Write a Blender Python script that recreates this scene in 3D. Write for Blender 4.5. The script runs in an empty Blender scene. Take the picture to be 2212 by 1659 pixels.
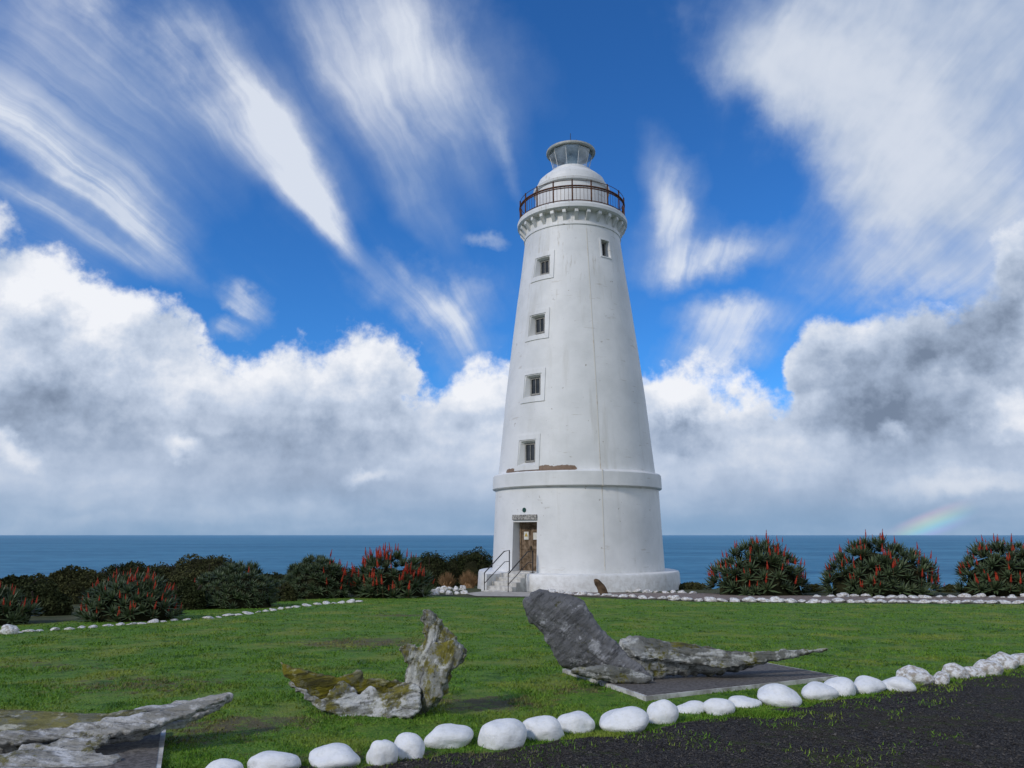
import bpy, bmesh, math, random
import numpy as np
from mathutils import Vector, Matrix, noise
random.seed(7); rng=np.random.default_rng(7)
scn=bpy.context.scene; COL=scn.collection
R=math.radians
# ---------------------------------------------------------------- camera model
F=1609.0; CU,CV=1106.0,829.5; TH=R(11.37); CH=1.6
FW=Vector((0,math.cos(TH),math.sin(TH))); UP=Vector((0,-math.sin(TH),math.cos(TH))); RT=Vector((1,0,0))
CAMP=Vector((0,0,CH))
def ray(u,v): return FW+RT*((u-CU)/F)+UP*((CV-v)/F)
def gp(u,v):
    d=ray(u,v)
    t=-CH/d.z
    if t*d.y<8: return Vector((t*d.x,t*d.y,0))
    t=-(CH-.252)/(d.z+.0315*d.y)
    return CAMP+d*t
def at_y(u,v,Y):
    d=ray(u,v); return CAMP+d*(Y/d.y)
def pxs(p): return (p-CAMP).dot(FW)/F
def gz(x,y):
    z=0 if y<8 else -.0315*(y-8)
    st=43-9*min(1,max(0,(x-7)/4))
    if y>st: z-=.85*(y-st)
    return z
cam=bpy.data.cameras.new('camera'); co=bpy.data.objects.new('camera',cam); COL.objects.link(co)
co.location=CAMP; co.rotation_euler=(math.pi/2+TH,0,0); cam.lens=F/2212*36; cam.sensor_width=36
cam.clip_end=120000; cam.clip_start=.05; scn.camera=co
scn.view_settings.view_transform='Standard'; scn.view_settings.look='None'; scn.view_settings.exposure=0
# ---------------------------------------------------------------- node helpers
class NT:
    def __init__(s,tree): s.t=tree; s.n=tree.nodes; s.l=tree.links
    def put(s,sock,v):
        if isinstance(v,bpy.types.NodeSocket): s.l.new(v,sock)
        elif v is not None:
            if isinstance(v,(tuple,list)) and len(v)==3 and sock.type=='RGBA': v=(*v,1)
            sock.default_value=v
    def m(s,op,a,b=None,c=None,clamp=False):
        n=s.n.new('ShaderNodeMath'); n.operation=op; n.use_clamp=clamp
        s.put(n.inputs[0],a); s.put(n.inputs[1],b); s.put(n.inputs[2],c); return n.outputs[0]
    def vm(s,op,a,b=None,scale=None):
        n=s.n.new('ShaderNodeVectorMath'); n.operation=op
        s.put(n.inputs[0],a); s.put(n.inputs[1],b)
        if scale is not None: s.put(n.inputs['Scale'],scale)
        return n.outputs['Value'] if op in('LENGTH','DOT_PRODUCT') else n.outputs[0]
    def comb(s,x,y,z):
        n=s.n.new('ShaderNodeCombineXYZ'); s.put(n.inputs[0],x); s.put(n.inputs[1],y); s.put(n.inputs[2],z); return n.outputs[0]
    def sep(s,v):
        n=s.n.new('ShaderNodeSeparateXYZ'); s.put(n.inputs[0],v); return n.outputs
    def noise(s,v,scale,detail=4,rough=.5,dist=0,color=False):
        n=s.n.new('ShaderNodeTexNoise'); s.put(n.inputs['Vector'],v); s.put(n.inputs['Scale'],scale)
        n.inputs['Detail'].default_value=detail; n.inputs['Roughness'].default_value=rough; n.inputs['Distortion'].default_value=dist
        return n.outputs['Color'] if color else n.outputs['Fac']
    def mr(s,v,a,b,c=0,d=1,smooth=True):
        n=s.n.new('ShaderNodeMapRange'); n.interpolation_type='SMOOTHSTEP' if smooth else 'LINEAR'
        s.put(n.inputs[0],v)
        for i,k in enumerate((a,b,c,d)): s.put(n.inputs[i+1],k)
        return n.outputs[0]
    def mix(s,f,a,b,mode='MIX'):
        n=s.n.new('ShaderNodeMix'); n.data_type='RGBA'; n.blend_type=mode
        s.put(n.inputs[0],f); s.put(n.inputs[6],a); s.put(n.inputs[7],b); return n.outputs[2]
    def mapping(s,v,loc=(0,0,0),rot=(0,0,0),scale=(1,1,1),typ='POINT'):
        n=s.n.new('ShaderNodeMapping'); n.vector_type=typ; s.put(n.inputs['Vector'],v)
        n.inputs['Location'].default_value=loc; n.inputs['Rotation'].default_value=rot; n.inputs['Scale'].default_value=scale
        return n.outputs[0]
def newmat(name):
    m=bpy.data.materials.new(name); m.use_nodes=True
    t=NT(m.node_tree); b=m.node_tree.nodes['Principled BSDF']
    return m,t,b
def coords(t,kind='Object'):
    return t.n.new('ShaderNodeTexCoord').outputs[kind]
def bump(t,b,h,strength=.5,dist=.02):
    n=t.n.new('ShaderNodeBump'); n.inputs['Strength'].default_value=strength; n.inputs['Distance'].default_value=dist
    t.put(n.inputs['Height'],h); t.l.new(n.outputs[0],b.inputs['Normal'])
def simple(name,c1,c2,scale=5,rough=.8,bstr=.3,bdist=.01,bscale=None,metal=0,detail=5,spec=.3,kind='Object',lo=.35,hi=.65):
    m,t,b=newmat(name); v=coords(t,kind)
    n=t.noise(v,scale,detail,.6)
    t.put(b.inputs['Base Color'],t.mix(t.mr(n,lo,hi),c1,c2))
    b.inputs['Roughness'].default_value=rough; b.inputs['Metallic'].default_value=metal; b.inputs['Specular IOR Level'].default_value=spec
    if bstr: bump(t,b,t.noise(v,bscale or scale*4,4,.6),bstr,bdist)
    return m
# ---------------------------------------------------------------- object helpers
def mesh_obj(name,me,mat,parent=None,smooth=False):
    o=bpy.data.objects.new(name,me); COL.objects.link(o)
    if mat: me.materials.append(mat)
    if smooth: me.polygons.foreach_set('use_smooth',[True]*len(me.polygons))
    if parent: o.parent=parent
    return o
def obj(name,bm,mat,parent=None,smooth=False):
    me=bpy.data.meshes.new(name); bmesh.ops.recalc_face_normals(bm,faces=bm.faces); bm.to_mesh(me); bm.free()
    return mesh_obj(name,me,mat,parent,smooth)
def npobj(name,V,Fc,mat,parent=None,smooth=False):
    me=bpy.data.meshes.new(name); me.from_pydata([tuple(v) for v in V] if not isinstance(V,np.ndarray) else V.tolist(),[],Fc if isinstance(Fc,list) else Fc.tolist()); me.update()
    return mesh_obj(name,me,mat,parent,smooth)
def tag(o,label,cat,group=None,kind=None):
    o['label']=label; o['category']=cat
    if group: o['group']=group
    if kind: o['kind']=kind
    return o
def struct(o): o['kind']='structure'; return o
def empty(name,loc,rz=0):
    o=bpy.data.objects.new(name,None); COL.objects.link(o); o.location=loc; o.rotation_euler=(0,0,rz); o.empty_display_size=.2; return o
def add_lathe(bm,prof,seg=96,closed=False):
    rings=[]
    for r,z in prof:
        rings.append([bm.verts.new((r*math.cos(2*math.pi*i/seg),r*math.sin(2*math.pi*i/seg),z)) for i in range(seg)])
    n=len(rings)
    for a in range(n if closed else n-1):
        A=rings[a];B=rings[(a+1)%n]
        for i in range(seg):
            j=(i+1)%seg; bm.faces.new((A[i],A[j],B[j],B[i]))
    return rings
def lathe_solid(bm,prof,seg=96):
    r=add_lathe(bm,prof,seg); bm.faces.new(r[0][::-1]); bm.faces.new(r[-1])
def add_box(bm,c,s,M=None):
    vs=[]
    for x in(-.5,.5):
        for y in(-.5,.5):
            for z in(-.5,.5):
                p=Vector((c[0]+x*s[0],c[1]+y*s[1],c[2]+z*s[2]))
                vs.append(bm.verts.new(M@p if M else p))
    for f in((0,1,3,2),(4,6,7,5),(0,4,5,1),(2,3,7,6),(0,2,6,4),(1,5,7,3)): bm.faces.new([vs[i] for i in f])
def add_tube(bm,pts,r,seg=8,closed=False):
    pts=[Vector(p) for p in pts]; n=len(pts); rr=r if isinstance(r,(list,tuple)) else [r]*n
    rings=[]
    for i,p in enumerate(pts):
        a=pts[(i-1)%n] if (i>0 or closed) else p; b=pts[(i+1)%n] if (i<n-1 or closed) else p
        d=(b-a).normalized(); ref=Vector((0,0,1)) if abs(d.z)<.9 else Vector((1,0,0))
        s=d.cross(ref).normalized(); t=s.cross(d)
        rings.append([bm.verts.new(p+(s*math.cos(2*math.pi*k/seg)+t*math.sin(2*math.pi*k/seg))*rr[i]) for k in range(seg)])
    for i in range(n if closed else n-1):
        A=rings[i];B=rings[(i+1)%n]
        for k in range(seg):
            j=(k+1)%seg; bm.faces.new((A[k],A[j],B[j],B[k]))
    if not closed: bm.faces.new(rings[0][::-1]); bm.faces.new(rings[-1])
def circle(r,z,n=72): return [(r*math.cos(2*math.pi*i/n),r*math.sin(2*math.pi*i/n),z) for i in range(n)]
# ---------------------------------------------------------------- WORLD
SUN_AZ=-133.0; SUN_EL=37.0
w=bpy.data.worlds.new('World'); scn.world=w; w.use_nodes=True
T=NT(w.node_tree); bg=w.node_tree.nodes['Background']; STR=.1
try:
    w.cycles.sampling_method='MANUAL'; w.cycles.sample_map_resolution=256
except Exception as e: print(e)
sky=T.n.new('ShaderNodeTexSky'); sky.sky_type='NISHITA'; sky.sun_disc=False
sky.sun_elevation=R(SUN_EL); sky.sun_rotation=R(SUN_AZ)
sky.air_density=1.0; sky.dust_density=.3; sky.ozone_density=3.0; sky.altitude=50
D3=T.n.new('ShaderNodeTexCoord').outputs['Generated']
sx,sy,sz=T.sep(D3)
az=T.m('MULTIPLY',T.m('ARCTAN2',sx,sy),57.2958); el=T.m('MULTIPLY',T.m('ARCSINE',sz),57.2958)
q=T.comb(az,el,0)
def ae(u,v):
    d=ray(u,v).normalized(); return math.degrees(math.atan2(d.x,d.y)),math.degrees(math.asin(d.z))
WN=T.vm('SUBTRACT',T.noise(D3,8,6,.60,0,True),(.5,.5,.5))
WL=T.vm('SUBTRACT',T.noise(D3,3.0,3,.5,0,True),(.5,.5,.5))
def warp(amp,ampl=0):
    k=T.vm('ADD',q,T.vm('MULTIPLY',WN,(amp,amp,0)))
    if ampl: k=T.vm('ADD',k,T.vm('MULTIPLY',WL,(ampl,ampl,0)))
    return k
def blobs(qv,lst,mode='ADD'):
    acc=None
    for (u1,v1,u2,v2,wd,wt,soft) in lst:
        a1,e1=ae(u1,v1); a2,e2=ae(u2,v2); ca,ce=(a1+a2)/2,(e1+e2)/2
        L=max(.1,math.hypot(a2-a1,e2-e1)/2); ang=math.atan2(e2-e1,a2-a1)
        um,vm_=(u1+u2)/2,(v1+v2)/2; r2=((um-CU)**2+(vm_-CV)**2)/F**2
        W=wd*math.degrees(1/F)/(1+r2)**.75
        mp=T.mapping(qv,(ca,ce,0),(0,0,ang),(L,W,1),'TEXTURE')
        ln=T.vm('LENGTH',mp)
        f=T.mr(ln,soft,1,wt,0)
        acc=f if acc is None else T.m(mode,acc,f)
    return acc
# clear sky, tinted to the deep saturated blue
skyc=T.mix(1,sky.outputs[0],(.30,.84,1.45),'MULTIPLY')
# cirrus: parallel streaks on a high sheet, all meeting at one point of the horizon.
# plane (lat, elevation): lat is constant along one streak
KV=.115; EK=.03
zz=T.m('ADD',T.m('MAXIMUM',sz,0),.04)
lat=T.m('DIVIDE',T.m('SUBTRACT',sx,T.m('MULTIPLY',sy,KV)),zz)
def latel(u,v):
    d=ray(u,v).normalized(); return (d.x-KV*d.y)/(max(d.z,0)+.04), math.degrees(math.asin(d.z))*EK
PE=T.comb(lat,T.m('MULTIPLY',el,EK),0)
PEs=T.vm('ADD',PE,T.vm('MULTIPLY',WL,(.20,.5,0)))
PEs=T.vm('ADD',PEs,T.vm('MULTIPLY',WN,(.11,.20,0)))
fib=T.noise(T.mapping(PEs,(3,1,0),(0,0,0),(14,2.0,1)),1.0,5,.6)
fib0=T.noise(T.mapping(PEs,(7,3,0),(0,0,0),(3.8,1.6,1)),1.0,4,.6)
nV=T.noise(D3,4.2,5,.6)
stn=T.m('ADD',T.m('MULTIPLY',fib,.38),T.m('ADD',T.m('MULTIPLY',fib0,.38),T.m('MULTIPLY',nV,.24)))
def streaks(lst):
    acc=None
    for (u1,v1,u2,v2,wd,wt) in lst:
        a1,e1=latel(u1,v1); a2,e2=latel(u2,v2); um,vm_=(u1+u2)/2,(v1+v2)/2
        pxw=abs(latel(um+1,vm_)[0]-latel(um,vm_)[0])
        L=math.hypot(a2-a1,e2-e1)/2; ang=math.atan2(e2-e1,a2-a1)
        ln=T.vm('LENGTH',T.mapping(PEs,((a1+a2)/2,(e1+e2)/2,0),(0,0,ang),(L,wd*pxw,1),'TEXTURE'))
        f=T.mr(ln,0,1,wt,0); acc=f if acc is None else T.m('ADD',acc,f)
    return acc
sk=streaks([
 (320,-160,880,690,85,1.0),(300,-180,790,560,200,.66),(420,180,860,660,60,.65),
 (-220,20,470,660,95,.88),(-240,-80,380,560,190,.60),(-200,300,440,620,80,.55),
 (560,-160,1030,650,125,.74),(700,-180,1090,560,145,.50),(850,-140,1180,520,115,.36),
 (1035,160,1145,520,30,.45),(120,-160,620,460,130,.55),
 (1385,300,1430,700,60,.75),(1460,380,1430,690,60,.45),
])
qc=warp(7.5)
cir=T.m('ADD',sk,blobs(qc,[
 (-260,-160,600,440,340,.62,.0),(480,-180,1280,260,270,.55,.0),
 (-200,380,460,560,150,.45,.0),
 (1320,650,1840,440,80,.75,.0),(1300,570,1620,500,130,.42,.0),
 (1390,710,1780,665,60,.8,.0),(1380,790,1750,720,80,.8,.0),
 (740,600,1160,660,95,.9,.0),(860,660,1130,790,105,.75,.0),(480,590,630,700,52,.9,.0),(420,730,580,690,42,.65,.0),(990,500,1110,520,28,.7,.0),
]))
cm0=T.m('MULTIPLY',cir,T.mr(stn,.34,.62,.42,1.34,False))
cmA=T.mr(cm0,.02,1.12,0,.92,False)
qv2=warp(9.0,9.0)
veil=blobs(qv2,[(1480,-260,2750,380,540,.95,.25),(1380,-80,2000,420,200,.42,.0),(1600,380,2600,620,260,.70,.1),(1560,600,2300,640,130,.45,.0)])
vk=T.mr(T.m('ADD',veil,T.m('ADD',T.m('MULTIPLY',T.m('SUBTRACT',nV,.5),1.1),T.m('MULTIPLY',T.m('SUBTRACT',fib,.5),.35))),.02,1.10,0,.95)
cm=T.m('SUBTRACT',1,T.m('MULTIPLY',T.m('SUBTRACT',1,cmA),T.m('SUBTRACT',1,vk)))
cirC=T.mix(T.mr(T.m('ADD',cmA,T.m('MULTIPLY',T.m('SUBTRACT',nV,.5),1.3)),.1,1.0),(3.7,4.8,6.8),(7.4,7.9,8.8))
veilC=T.mix(T.mr(T.m('ADD',nV,T.m('MULTIPLY',T.m('SUBTRACT',fib,.5),.22)),.34,.66),(4.3,5.2,6.7),(6.9,7.4,8.3))
cirC=T.mix(vk,cirC,veilC)
# cumulus: top edge of the bank as a curve of azimuth
nA=T.noise(D3,6.0,7,.62)
nB=T.noise(T.vm('ADD',D3,(-.014,-.01,.032)),6.0,6,.60)
nL=T.noise(T.mapping(T.vm('ADD',q,T.vm('MULTIPLY',WN,(6,3,0))),(0,0,0),(0,0,0),(.035,.24,1)),1.0,3,.55)
qb=warp(8.0)
qaz,qel,_=T.sep(qb)
fc=T.n.new('ShaderNodeFloatCurve'); T.put(fc.inputs['Value'],T.m('ADD',T.m('DIVIDE',qaz,90),.5))
cv=fc.mapping.curves[0]
tops=[(-300,470),(0,455),(120,470),(230,540),(300,600),(420,650),(470,740),(540,790),(600,770),(700,745),(800,690),(880,715),(930,810),(990,790),(1060,760),(1150,770),(1300,800),(1380,815),(1450,775),(1600,770),(1690,790),(1730,690),(1800,640),(1860,605),(2000,615),(2060,600),(2120,560),(2212,480),(2500,400)]
pp=[ (ae(u,v)[0]/90+.5, (ae(u,v)[1])/60) for u,v in tops]
pp=[(0,.30)]+pp+[(1,.35)]
while len(cv.points)<len(pp): cv.points.new(.5,.5)
for pt,(a,b_) in zip(cv.points,sorted(pp)): pt.location=(min(1,max(0,a)),min(1,max(0,b_))); pt.handle_type='AUTO'
fc.mapping.update()
top=T.m('MULTIPLY',fc.outputs[0],60)
dpt=T.m('SUBTRACT',top,qel)
cd=T.m('ADD',T.m('MULTIPLY',T.m('MINIMUM',dpt,7),.11),T.m('MULTIPLY',T.m('SUBTRACT',nA,.5),1.6))
cmask=T.mr(cd,-.03,.22)
dark=blobs(qb,[
 (-200,860,420,880,110,.40,.0),(150,930,1050,1010,140,.26,.0),
 (1680,770,2400,700,180,.66,.0),(1660,910,2140,930,110,.58,.0),(1400,925,1580,950,60,.45,.0),(1950,640,2400,650,130,.22,.0),
 (-300,1070,1250,1070,90,.18,.0),(1300,1070,2500,1070,80,.22,.0),
])
lite=blobs(qb,[
 (-60,560,440,700,170,.38,.0),(560,780,930,770,90,.36,.0),(940,810,1150,860,110,.36,.0),(1340,830,1720,860,140,.52,.0),(300,930,480,955,45,.50,.0),
 (700,1035,900,1015,34,.50,.0),(-40,940,110,990,60,.55,.0),(2040,890,2300,930,80,.55,.0),(1880,930,2010,960,40,.5,.0),(1940,640,2040,660,30,.5,.0),(1850,1050,2300,1040,50,.35,.0),
])
lowk=T.mr(el,3,15,.5,1)
rel=T.m('MULTIPLY',T.m('MULTIPLY',T.m('SUBTRACT',nA,nB),2.5),lowk)
lay=T.m('MULTIPLY',T.m('MULTIPLY',T.m('SUBTRACT',nL,.5),1.1),T.mr(el,6,22,1,0))
edge=T.mr(cd,.05,.5,.16,0)
deep=T.mr(dpt,2,16,0,.08)
sh=T.m('ADD',T.m('SUBTRACT',T.m('ADD',T.m('ADD',T.m('ADD',rel,lay),.62),lite),T.m('ADD',dark,deep)),edge,clamp=True)
ramp=T.n.new('ShaderNodeValToRGB'); T.put(ramp.inputs[0],sh)
cr=ramp.color_ramp; cr.elements[0].position=0; cr.elements[0].color=(.18,.235,.335,1)
cr.elements[1].position=1; cr.elements[1].color=(.88,.90,.95,1)
for p,c in((.3,(.34,.42,.56)),(.6,(.54,.62,.76))):
    e=cr.elements.new(p); e.color=(*c,1)
cumC=T.vm('SCALE',ramp.outputs[0],scale=10.0)
c1=T.mix(cm,skyc,cirC)
c2=T.mix(cmask,c1,cumC)
hz=T.mr(el,-.5,8.5,.94,0)
hzn=T.m('MULTIPLY',hz,T.mr(nL,.35,.65,1.0,.7))
hc=T.mix(T.mr(el,0,5.0),(2.2,3.6,5.5),(3.9,4.9,6.6))
c3=T.mix(hzn,c2,hc)
# faint rainbow foot, 42 degrees about the point opposite the sun
anti=Vector((-math.sin(R(SUN_AZ))*math.cos(R(SUN_EL)),-math.cos(R(SUN_AZ))*math.cos(R(SUN_EL)),-math.sin(R(SUN_EL))))
ang=T.m('MULTIPLY',T.m('ARCCOSINE',T.vm('DOT_PRODUCT',T.vm('NORMALIZE',D3),tuple(anti))),57.2958)
rb=T.n.new('ShaderNodeValToRGB'); T.put(rb.inputs[0],T.mr(ang,40.2,42.1,0,1,False))
rr=rb.color_ramp; rr.elements[0].position=0; rr.elements[0].color=(0,0,0,1); rr.elements[1].position=1; rr.elements[1].color=(0,0,0,1)
for p,c in((.2,(.35,.25,.9)),(.4,(.2,.9,.8)),(.55,(.6,1,.2)),(.7,(1,.75,.1)),(.85,(1,.3,.15))):
    e=rr.elements.new(p); e.color=(*c,1)
rbm=blobs(q,[(1900,1180,2120,1080,55,1,.1)])
c4=T.mix(rbm,c3,T.vm('SCALE',rb.outputs[0],scale=1.9),'ADD')
T.l.new(c4,bg.inputs['Color']); bg.inputs['Strength'].default_value=STR
sl=bpy.data.lights.new('sun','SUN'); sl.energy=1.9; sl.angle=R(8); sl.color=(1,.94,.86)
so=bpy.data.objects.new('sun',sl); COL.objects.link(so)
sd=Vector((math.sin(R(SUN_AZ))*math.cos(R(SUN_EL)),math.cos(R(SUN_AZ))*math.cos(R(SUN_EL)),math.sin(R(SUN_EL))))
so.rotation_euler=sd.to_track_quat('Z','Y').to_euler(); so.location=sd*50
# ---------------------------------------------------------------- MATERIALS
PATCH=[(1060,1520,.75,.45,1.0),(790,1388,1.6,1.0,1.0),(300,1480,1.3,.8,.8),(1250,1490,.6,.4,.8),(560,1560,.9,.4,.8),(1500,1445,.7,.4,.5),(100,1440,1.4,.7,.6),(920,1640,1.5,.25,.8),(420,1590,.8,.5,.6),(860,1330,1.2,.6,.9),(1240,1330,1.5,.5,.35)]
PATCHW=[(gp(u,vv),rx,ry,wt) for (u,vv,rx,ry,wt) in PATCH]
def lawn_mat(name,blade=False):
    m,t,b=newmat(name); v=coords(t,'Object')
    n1=t.noise(v,.9,6,.65); n2=t.noise(v,6,5,.7); n3=t.noise(v,70 if blade else 45,3,.6)
    g=t.mix(t.mr(n2,.3,.7),(.042,.128,.009),(.105,.235,.016))
    g=t.mix(t.mr(n3,.42,.75),g,(.22,.31,.045))
    g=t.mix(t.mr(n1,.46,.66,0,.85),g,(.22,.26,.04))
    g=t.mix(t.mr(t.noise(v,2.3,5,.7),.52,.66,0,.75),g,(.030,.095,.009))
    ov=None
    for (p,rx,ry,wt) in PATCHW:
        mp=t.mapping(v,(p.x,p.y,0),(0,0,0),(rx*1.5,ry*1.5,100),'TEXTURE'); f=t.mr(t.vm('LENGTH',mp),.0,1,wt,0)
        ov=f if ov is None else t.m('ADD',ov,f)
    pm=t.mr(t.m('ADD',t.m('MULTIPLY',ov,.26),t.m('MULTIPLY',t.noise(v,5.5,7,.8),1.15)),.68,.84,0,.9 if not blade else .75)
    g=t.mix(pm,g,(.12,.09,.05) if not blade else (.20,.155,.07))
    t.put(b.inputs['Base Color'],g); b.inputs['Roughness'].default_value=.75; b.inputs['Specular IOR Level'].default_value=.2
    if not blade: bump(t,b,t.m('ADD',n3,n2),.9,.04)
    return m
M_lawn=lawn_mat('lawn_turf'); M_blade=lawn_mat('grass_blade',True)
M_land=simple('cliff_soil',(.040,.050,.016),(.085,.085,.035),1.2,.95,.8,.1,6)
M_path=simple('path_gravel',(.16,.12,.10),(.27,.22,.19),9,.95,.6,.02,60)
M_apron=simple('worn_concrete',(.34,.30,.25),(.45,.42,.37),4,.9,.3,.01,40)
def gravel():
    m,t,b=newmat('dark_gravel'); v=coords(t)
    vo=t.n.new('ShaderNodeTexVoronoi'); t.put(vo.inputs['Vector'],v); vo.inputs['Scale'].default_value=95
    n=t.noise(v,1.1,5,.6); n2=t.sep(vo.outputs['Color'])[0]
    c=t.mix(t.mr(n2,.3,1.0),(.022,.020,.019),(.115,.105,.097))
    c=t.mix(t.mr(n,.45,.7,0,.7),c,(.065,.054,.038))
    n3=t.noise(v,7,5,.7)
    c=t.mix(t.mr(t.m('ADD',n3,t.m('MULTIPLY',n,.6)),.84,.98,0,.8),c,(.060,.080,.022))
    t.put(b.inputs['Base Color'],c); b.inputs['Roughness'].default_value=.9; b.inputs['Specular IOR Level'].default_value=.1
    bump(t,b,vo.outputs['Distance'],1,.02); return m
M_grav=gravel()
M_peb=simple('dark_pebble',(.022,.020,.018),(.155,.14,.125),11,.9,0,lo=.3,hi=.85,spec=.1)
def water():
    m,t,b=newmat('sea_water'); v=coords(t,'Object')
    x,y,z=t.sep(v)
    a=t.noise(t.mapping(v,(0,0,0),(0,0,.2),(.02,.05,1)),1,6,.65); s=t.noise(t.mapping(v,(0,0,0),(0,0,.1),(.0006,.0026,1)),1,5,.65)
    c=t.mix(t.mr(s,.35,.65),(.030,.145,.245),(.070,.24,.36))
    c=t.mix(t.mr(a,.42,.7,0,.7),c,(.11,.32,.45))
    md=t.noise(t.mapping(v,(9,3,0),(0,0,.12),(.006,.022,1)),1,5,.7)
    c=t.mix(t.mr(md,.50,.66,0,.7),c,(.018,.10,.185))
    n=t.noise(t.mapping(v,(0,0,0),(0,0,.15),(.05,.11,1)),1,7,.78)
    c=t.mix(t.mr(n,.65,.71,0,.7),c,(.65,.72,.75))
    far=t.mr(y,2500,22000,0,.6)  # aerial haze put into the sea's base colour, paler towards the horizon
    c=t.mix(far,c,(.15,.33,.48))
    t.put(b.inputs['Base Color'],c); b.inputs['Roughness'].default_value=.6; b.inputs['Specular IOR Level'].default_value=.12
    bump(t,b,a,.6,3.0); return m
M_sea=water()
ZB=-1.0; TX,TY=3.09,36.0
def tower_mat(name,peel=True):
    m,t,b=newmat(name); v=coords(t)
    x,y,z=t.sep(v)
    n1=t.noise(t.mapping(v,(0,0,0),(0,0,0),(1.6,1.6,.12)),1,6,.6)
    n2=t.noise(v,.7,5,.6); n3=t.noise(v,3.5,8,.68)
    c=t.mix(t.mr(n2,.35,.7),(.77,.765,.745),(.67,.67,.65))
    c=t.mix(t.mr(n1,.54,.74,0,.45),c,(.50,.48,.42))
    thr=.668
    sp=t.mr(n3,thr,thr+.015,0,.8)
    c=t.mix(sp,c,(.28,.23,.17))
    hs=t.noise(t.mapping(v,(9,2,0),(0,0,0),(.9,.9,6)),1,5,.6)
    c=t.mix(t.mr(hs,.64,.70,0,.4),c,(.42,.37,.30))
    dr=t.noise(t.mapping(v,(3,7,0),(0,0,0),(7,7,.25)),1,4,.6)
    c=t.mix(t.m('MULTIPLY',t.mr(dr,.58,.72,0,.6),t.mr(z,11,17.2,0,1)),c,(.36,.30,.20))
    if peel:
        zl=t.mr(z,4.36-ZB,4.70-ZB,1,0); zl2=t.mr(z,4.28-ZB,4.30-ZB,0,1)
        xr=t.m('MULTIPLY',t.mr(x,-3.5,-3.2,0,1),t.mr(x,-.45,-.1,1,0))
        k=t.m('MULTIPLY',t.m('MULTIPLY',zl,zl2),xr)
        pe=t.mr(t.m('ADD',t.m('MULTIPLY',k,.45),t.noise(v,2.3,6,.62)),.79,.82,0,1)
        c=t.mix(pe,c,t.mix(t.noise(v,9,4,.6),(.10,.06,.035),(.30,.20,.13)))
    low=t.mr(z,0,1.6,.5,0)
    c=t.mix(t.m('MULTIPLY',low,t.mr(n3,.4,.62)),c,(.36,.33,.28))
    t.put(b.inputs['Base Color'],c); b.inputs['Roughness'].default_value=.5; b.inputs['Specular IOR Level'].default_value=.4
    bump(t,b,t.m('ADD',t.noise(v,1.8,6,.6),t.m('MULTIPLY',sp,-.3)),.40,.04); return m
M_white=tower_mat('weathered_white_paint'); M_trim=tower_mat('weathered_white_trim',False)
M_rust=simple('rusted_iron',(.055,.025,.014),(.15,.06,.03),6,.85,.3,.01)
M_black=simple('dark_painted_iron',(.02,.02,.02),(.05,.045,.04),6,.6,.2,.005)
M_pane=simple('dark_window_glass',(.012,.016,.02),(.03,.035,.04),2,.08,0,spec=.6)
M_frame=simple('grey_window_frame',(.22,.22,.20),(.32,.30,.27),6,.7,.2,.005)
M_door=simple('weathered_timber_door',(.10,.065,.035),(.24,.17,.11),5,.8,.4,.01,30)
M_paper=simple('notice_paper',(.6,.58,.5),(.7,.68,.62),8,.8,0)
M_yel=simple('notice_yellow',(.45,.30,.06),(.5,.36,.1),8,.7,0)
M_plaq=simple('lead_grey_plaque',(.13,.12,.11),(.42,.40,.36),16,.8,.4,.01,lo=.42,hi=.56)
M_green=simple('green_emblem',(.01,.05,.04),(.02,.08,.06),9,.5,0)
M_roof=simple('lantern_roof_metal',(.34,.35,.32),(.48,.48,.44),3,.6,.2,.01)
M_under=simple('lantern_ceiling',(.15,.165,.145),(.24,.25,.22),3,.7,.2,.01)
M_lens=simple('pale_lens_glass',(.42,.46,.47),(.60,.64,.65),6,.25,0,spec=.6)
M_step=simple('step_concrete',(.42,.40,.36),(.62,.60,.55),5,.85,.3,.01)
def glass():
    m=bpy.data.materials.new('lantern_glass'); m.use_nodes=True; t=NT(m.node_tree)
    o=m.node_tree.nodes['Material Output']; m.node_tree.nodes.remove(m.node_tree.nodes['Principled BSDF'])
    tr=t.n.new('ShaderNodeBsdfTransparent'); tr.inputs[0].default_value=(.90,.94,.95,1)
    gl=t.n.new('ShaderNodeBsdfGlossy'); gl.inputs['Roughness'].default_value=.05; gl.inputs[0].default_value=(.8,.85,.9,1)
    v=coords(t); f=t.mr(t.noise(v,1.5,3,.5),.3,.7,.10,.3)
    mx=t.n.new('ShaderNodeMixShader'); t.put(mx.inputs[0],f); t.l.new(tr.outputs[0],mx.inputs[1]); t.l.new(gl.outputs[0],mx.inputs[2])
    t.l.new(mx.outputs[0],o.inputs[0]); return m
M_glass=glass()
# ---------------------------------------------------------------- TERRAIN
ys=[-120,-60,-20,0,4,8]+[8+1.5*i for i in range(1,24)]+[43+3*i for i in range(1,29)]
xs=[-220,-150,-100,-70]+[-50+2*i for i in range(51)]+[70,100,150,220]
bm=bmesh.new(); G=[]
for y in ys:
    row=[]
    for x in xs:
        z=gz(x,y)
        st=43-9*min(1,max(0,(x-7)/4))
        if y>st+1: z+=noise.noise(Vector((x*.15,y*.15,0)))*2.0*min(1,(y-st)/6)
        row.append(bm.verts.new((x,y,max(z,-75))))
    G.append(row)
for a in range(len(ys)-1):
    for b_ in range(len(xs)-1): bm.faces.new((G[a][b_],G[a][b_+1],G[a+1][b_+1],G[a+1][b_]))
struct(obj('ground',bm,M_land,smooth=False))
bm=bmesh.new(); S=34000
vs=[bm.verts.new((x*S,y*S,-62)) for y in(-1,-.1,.02,.2,1) for x in(-1,-.1,.1,1)]
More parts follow.
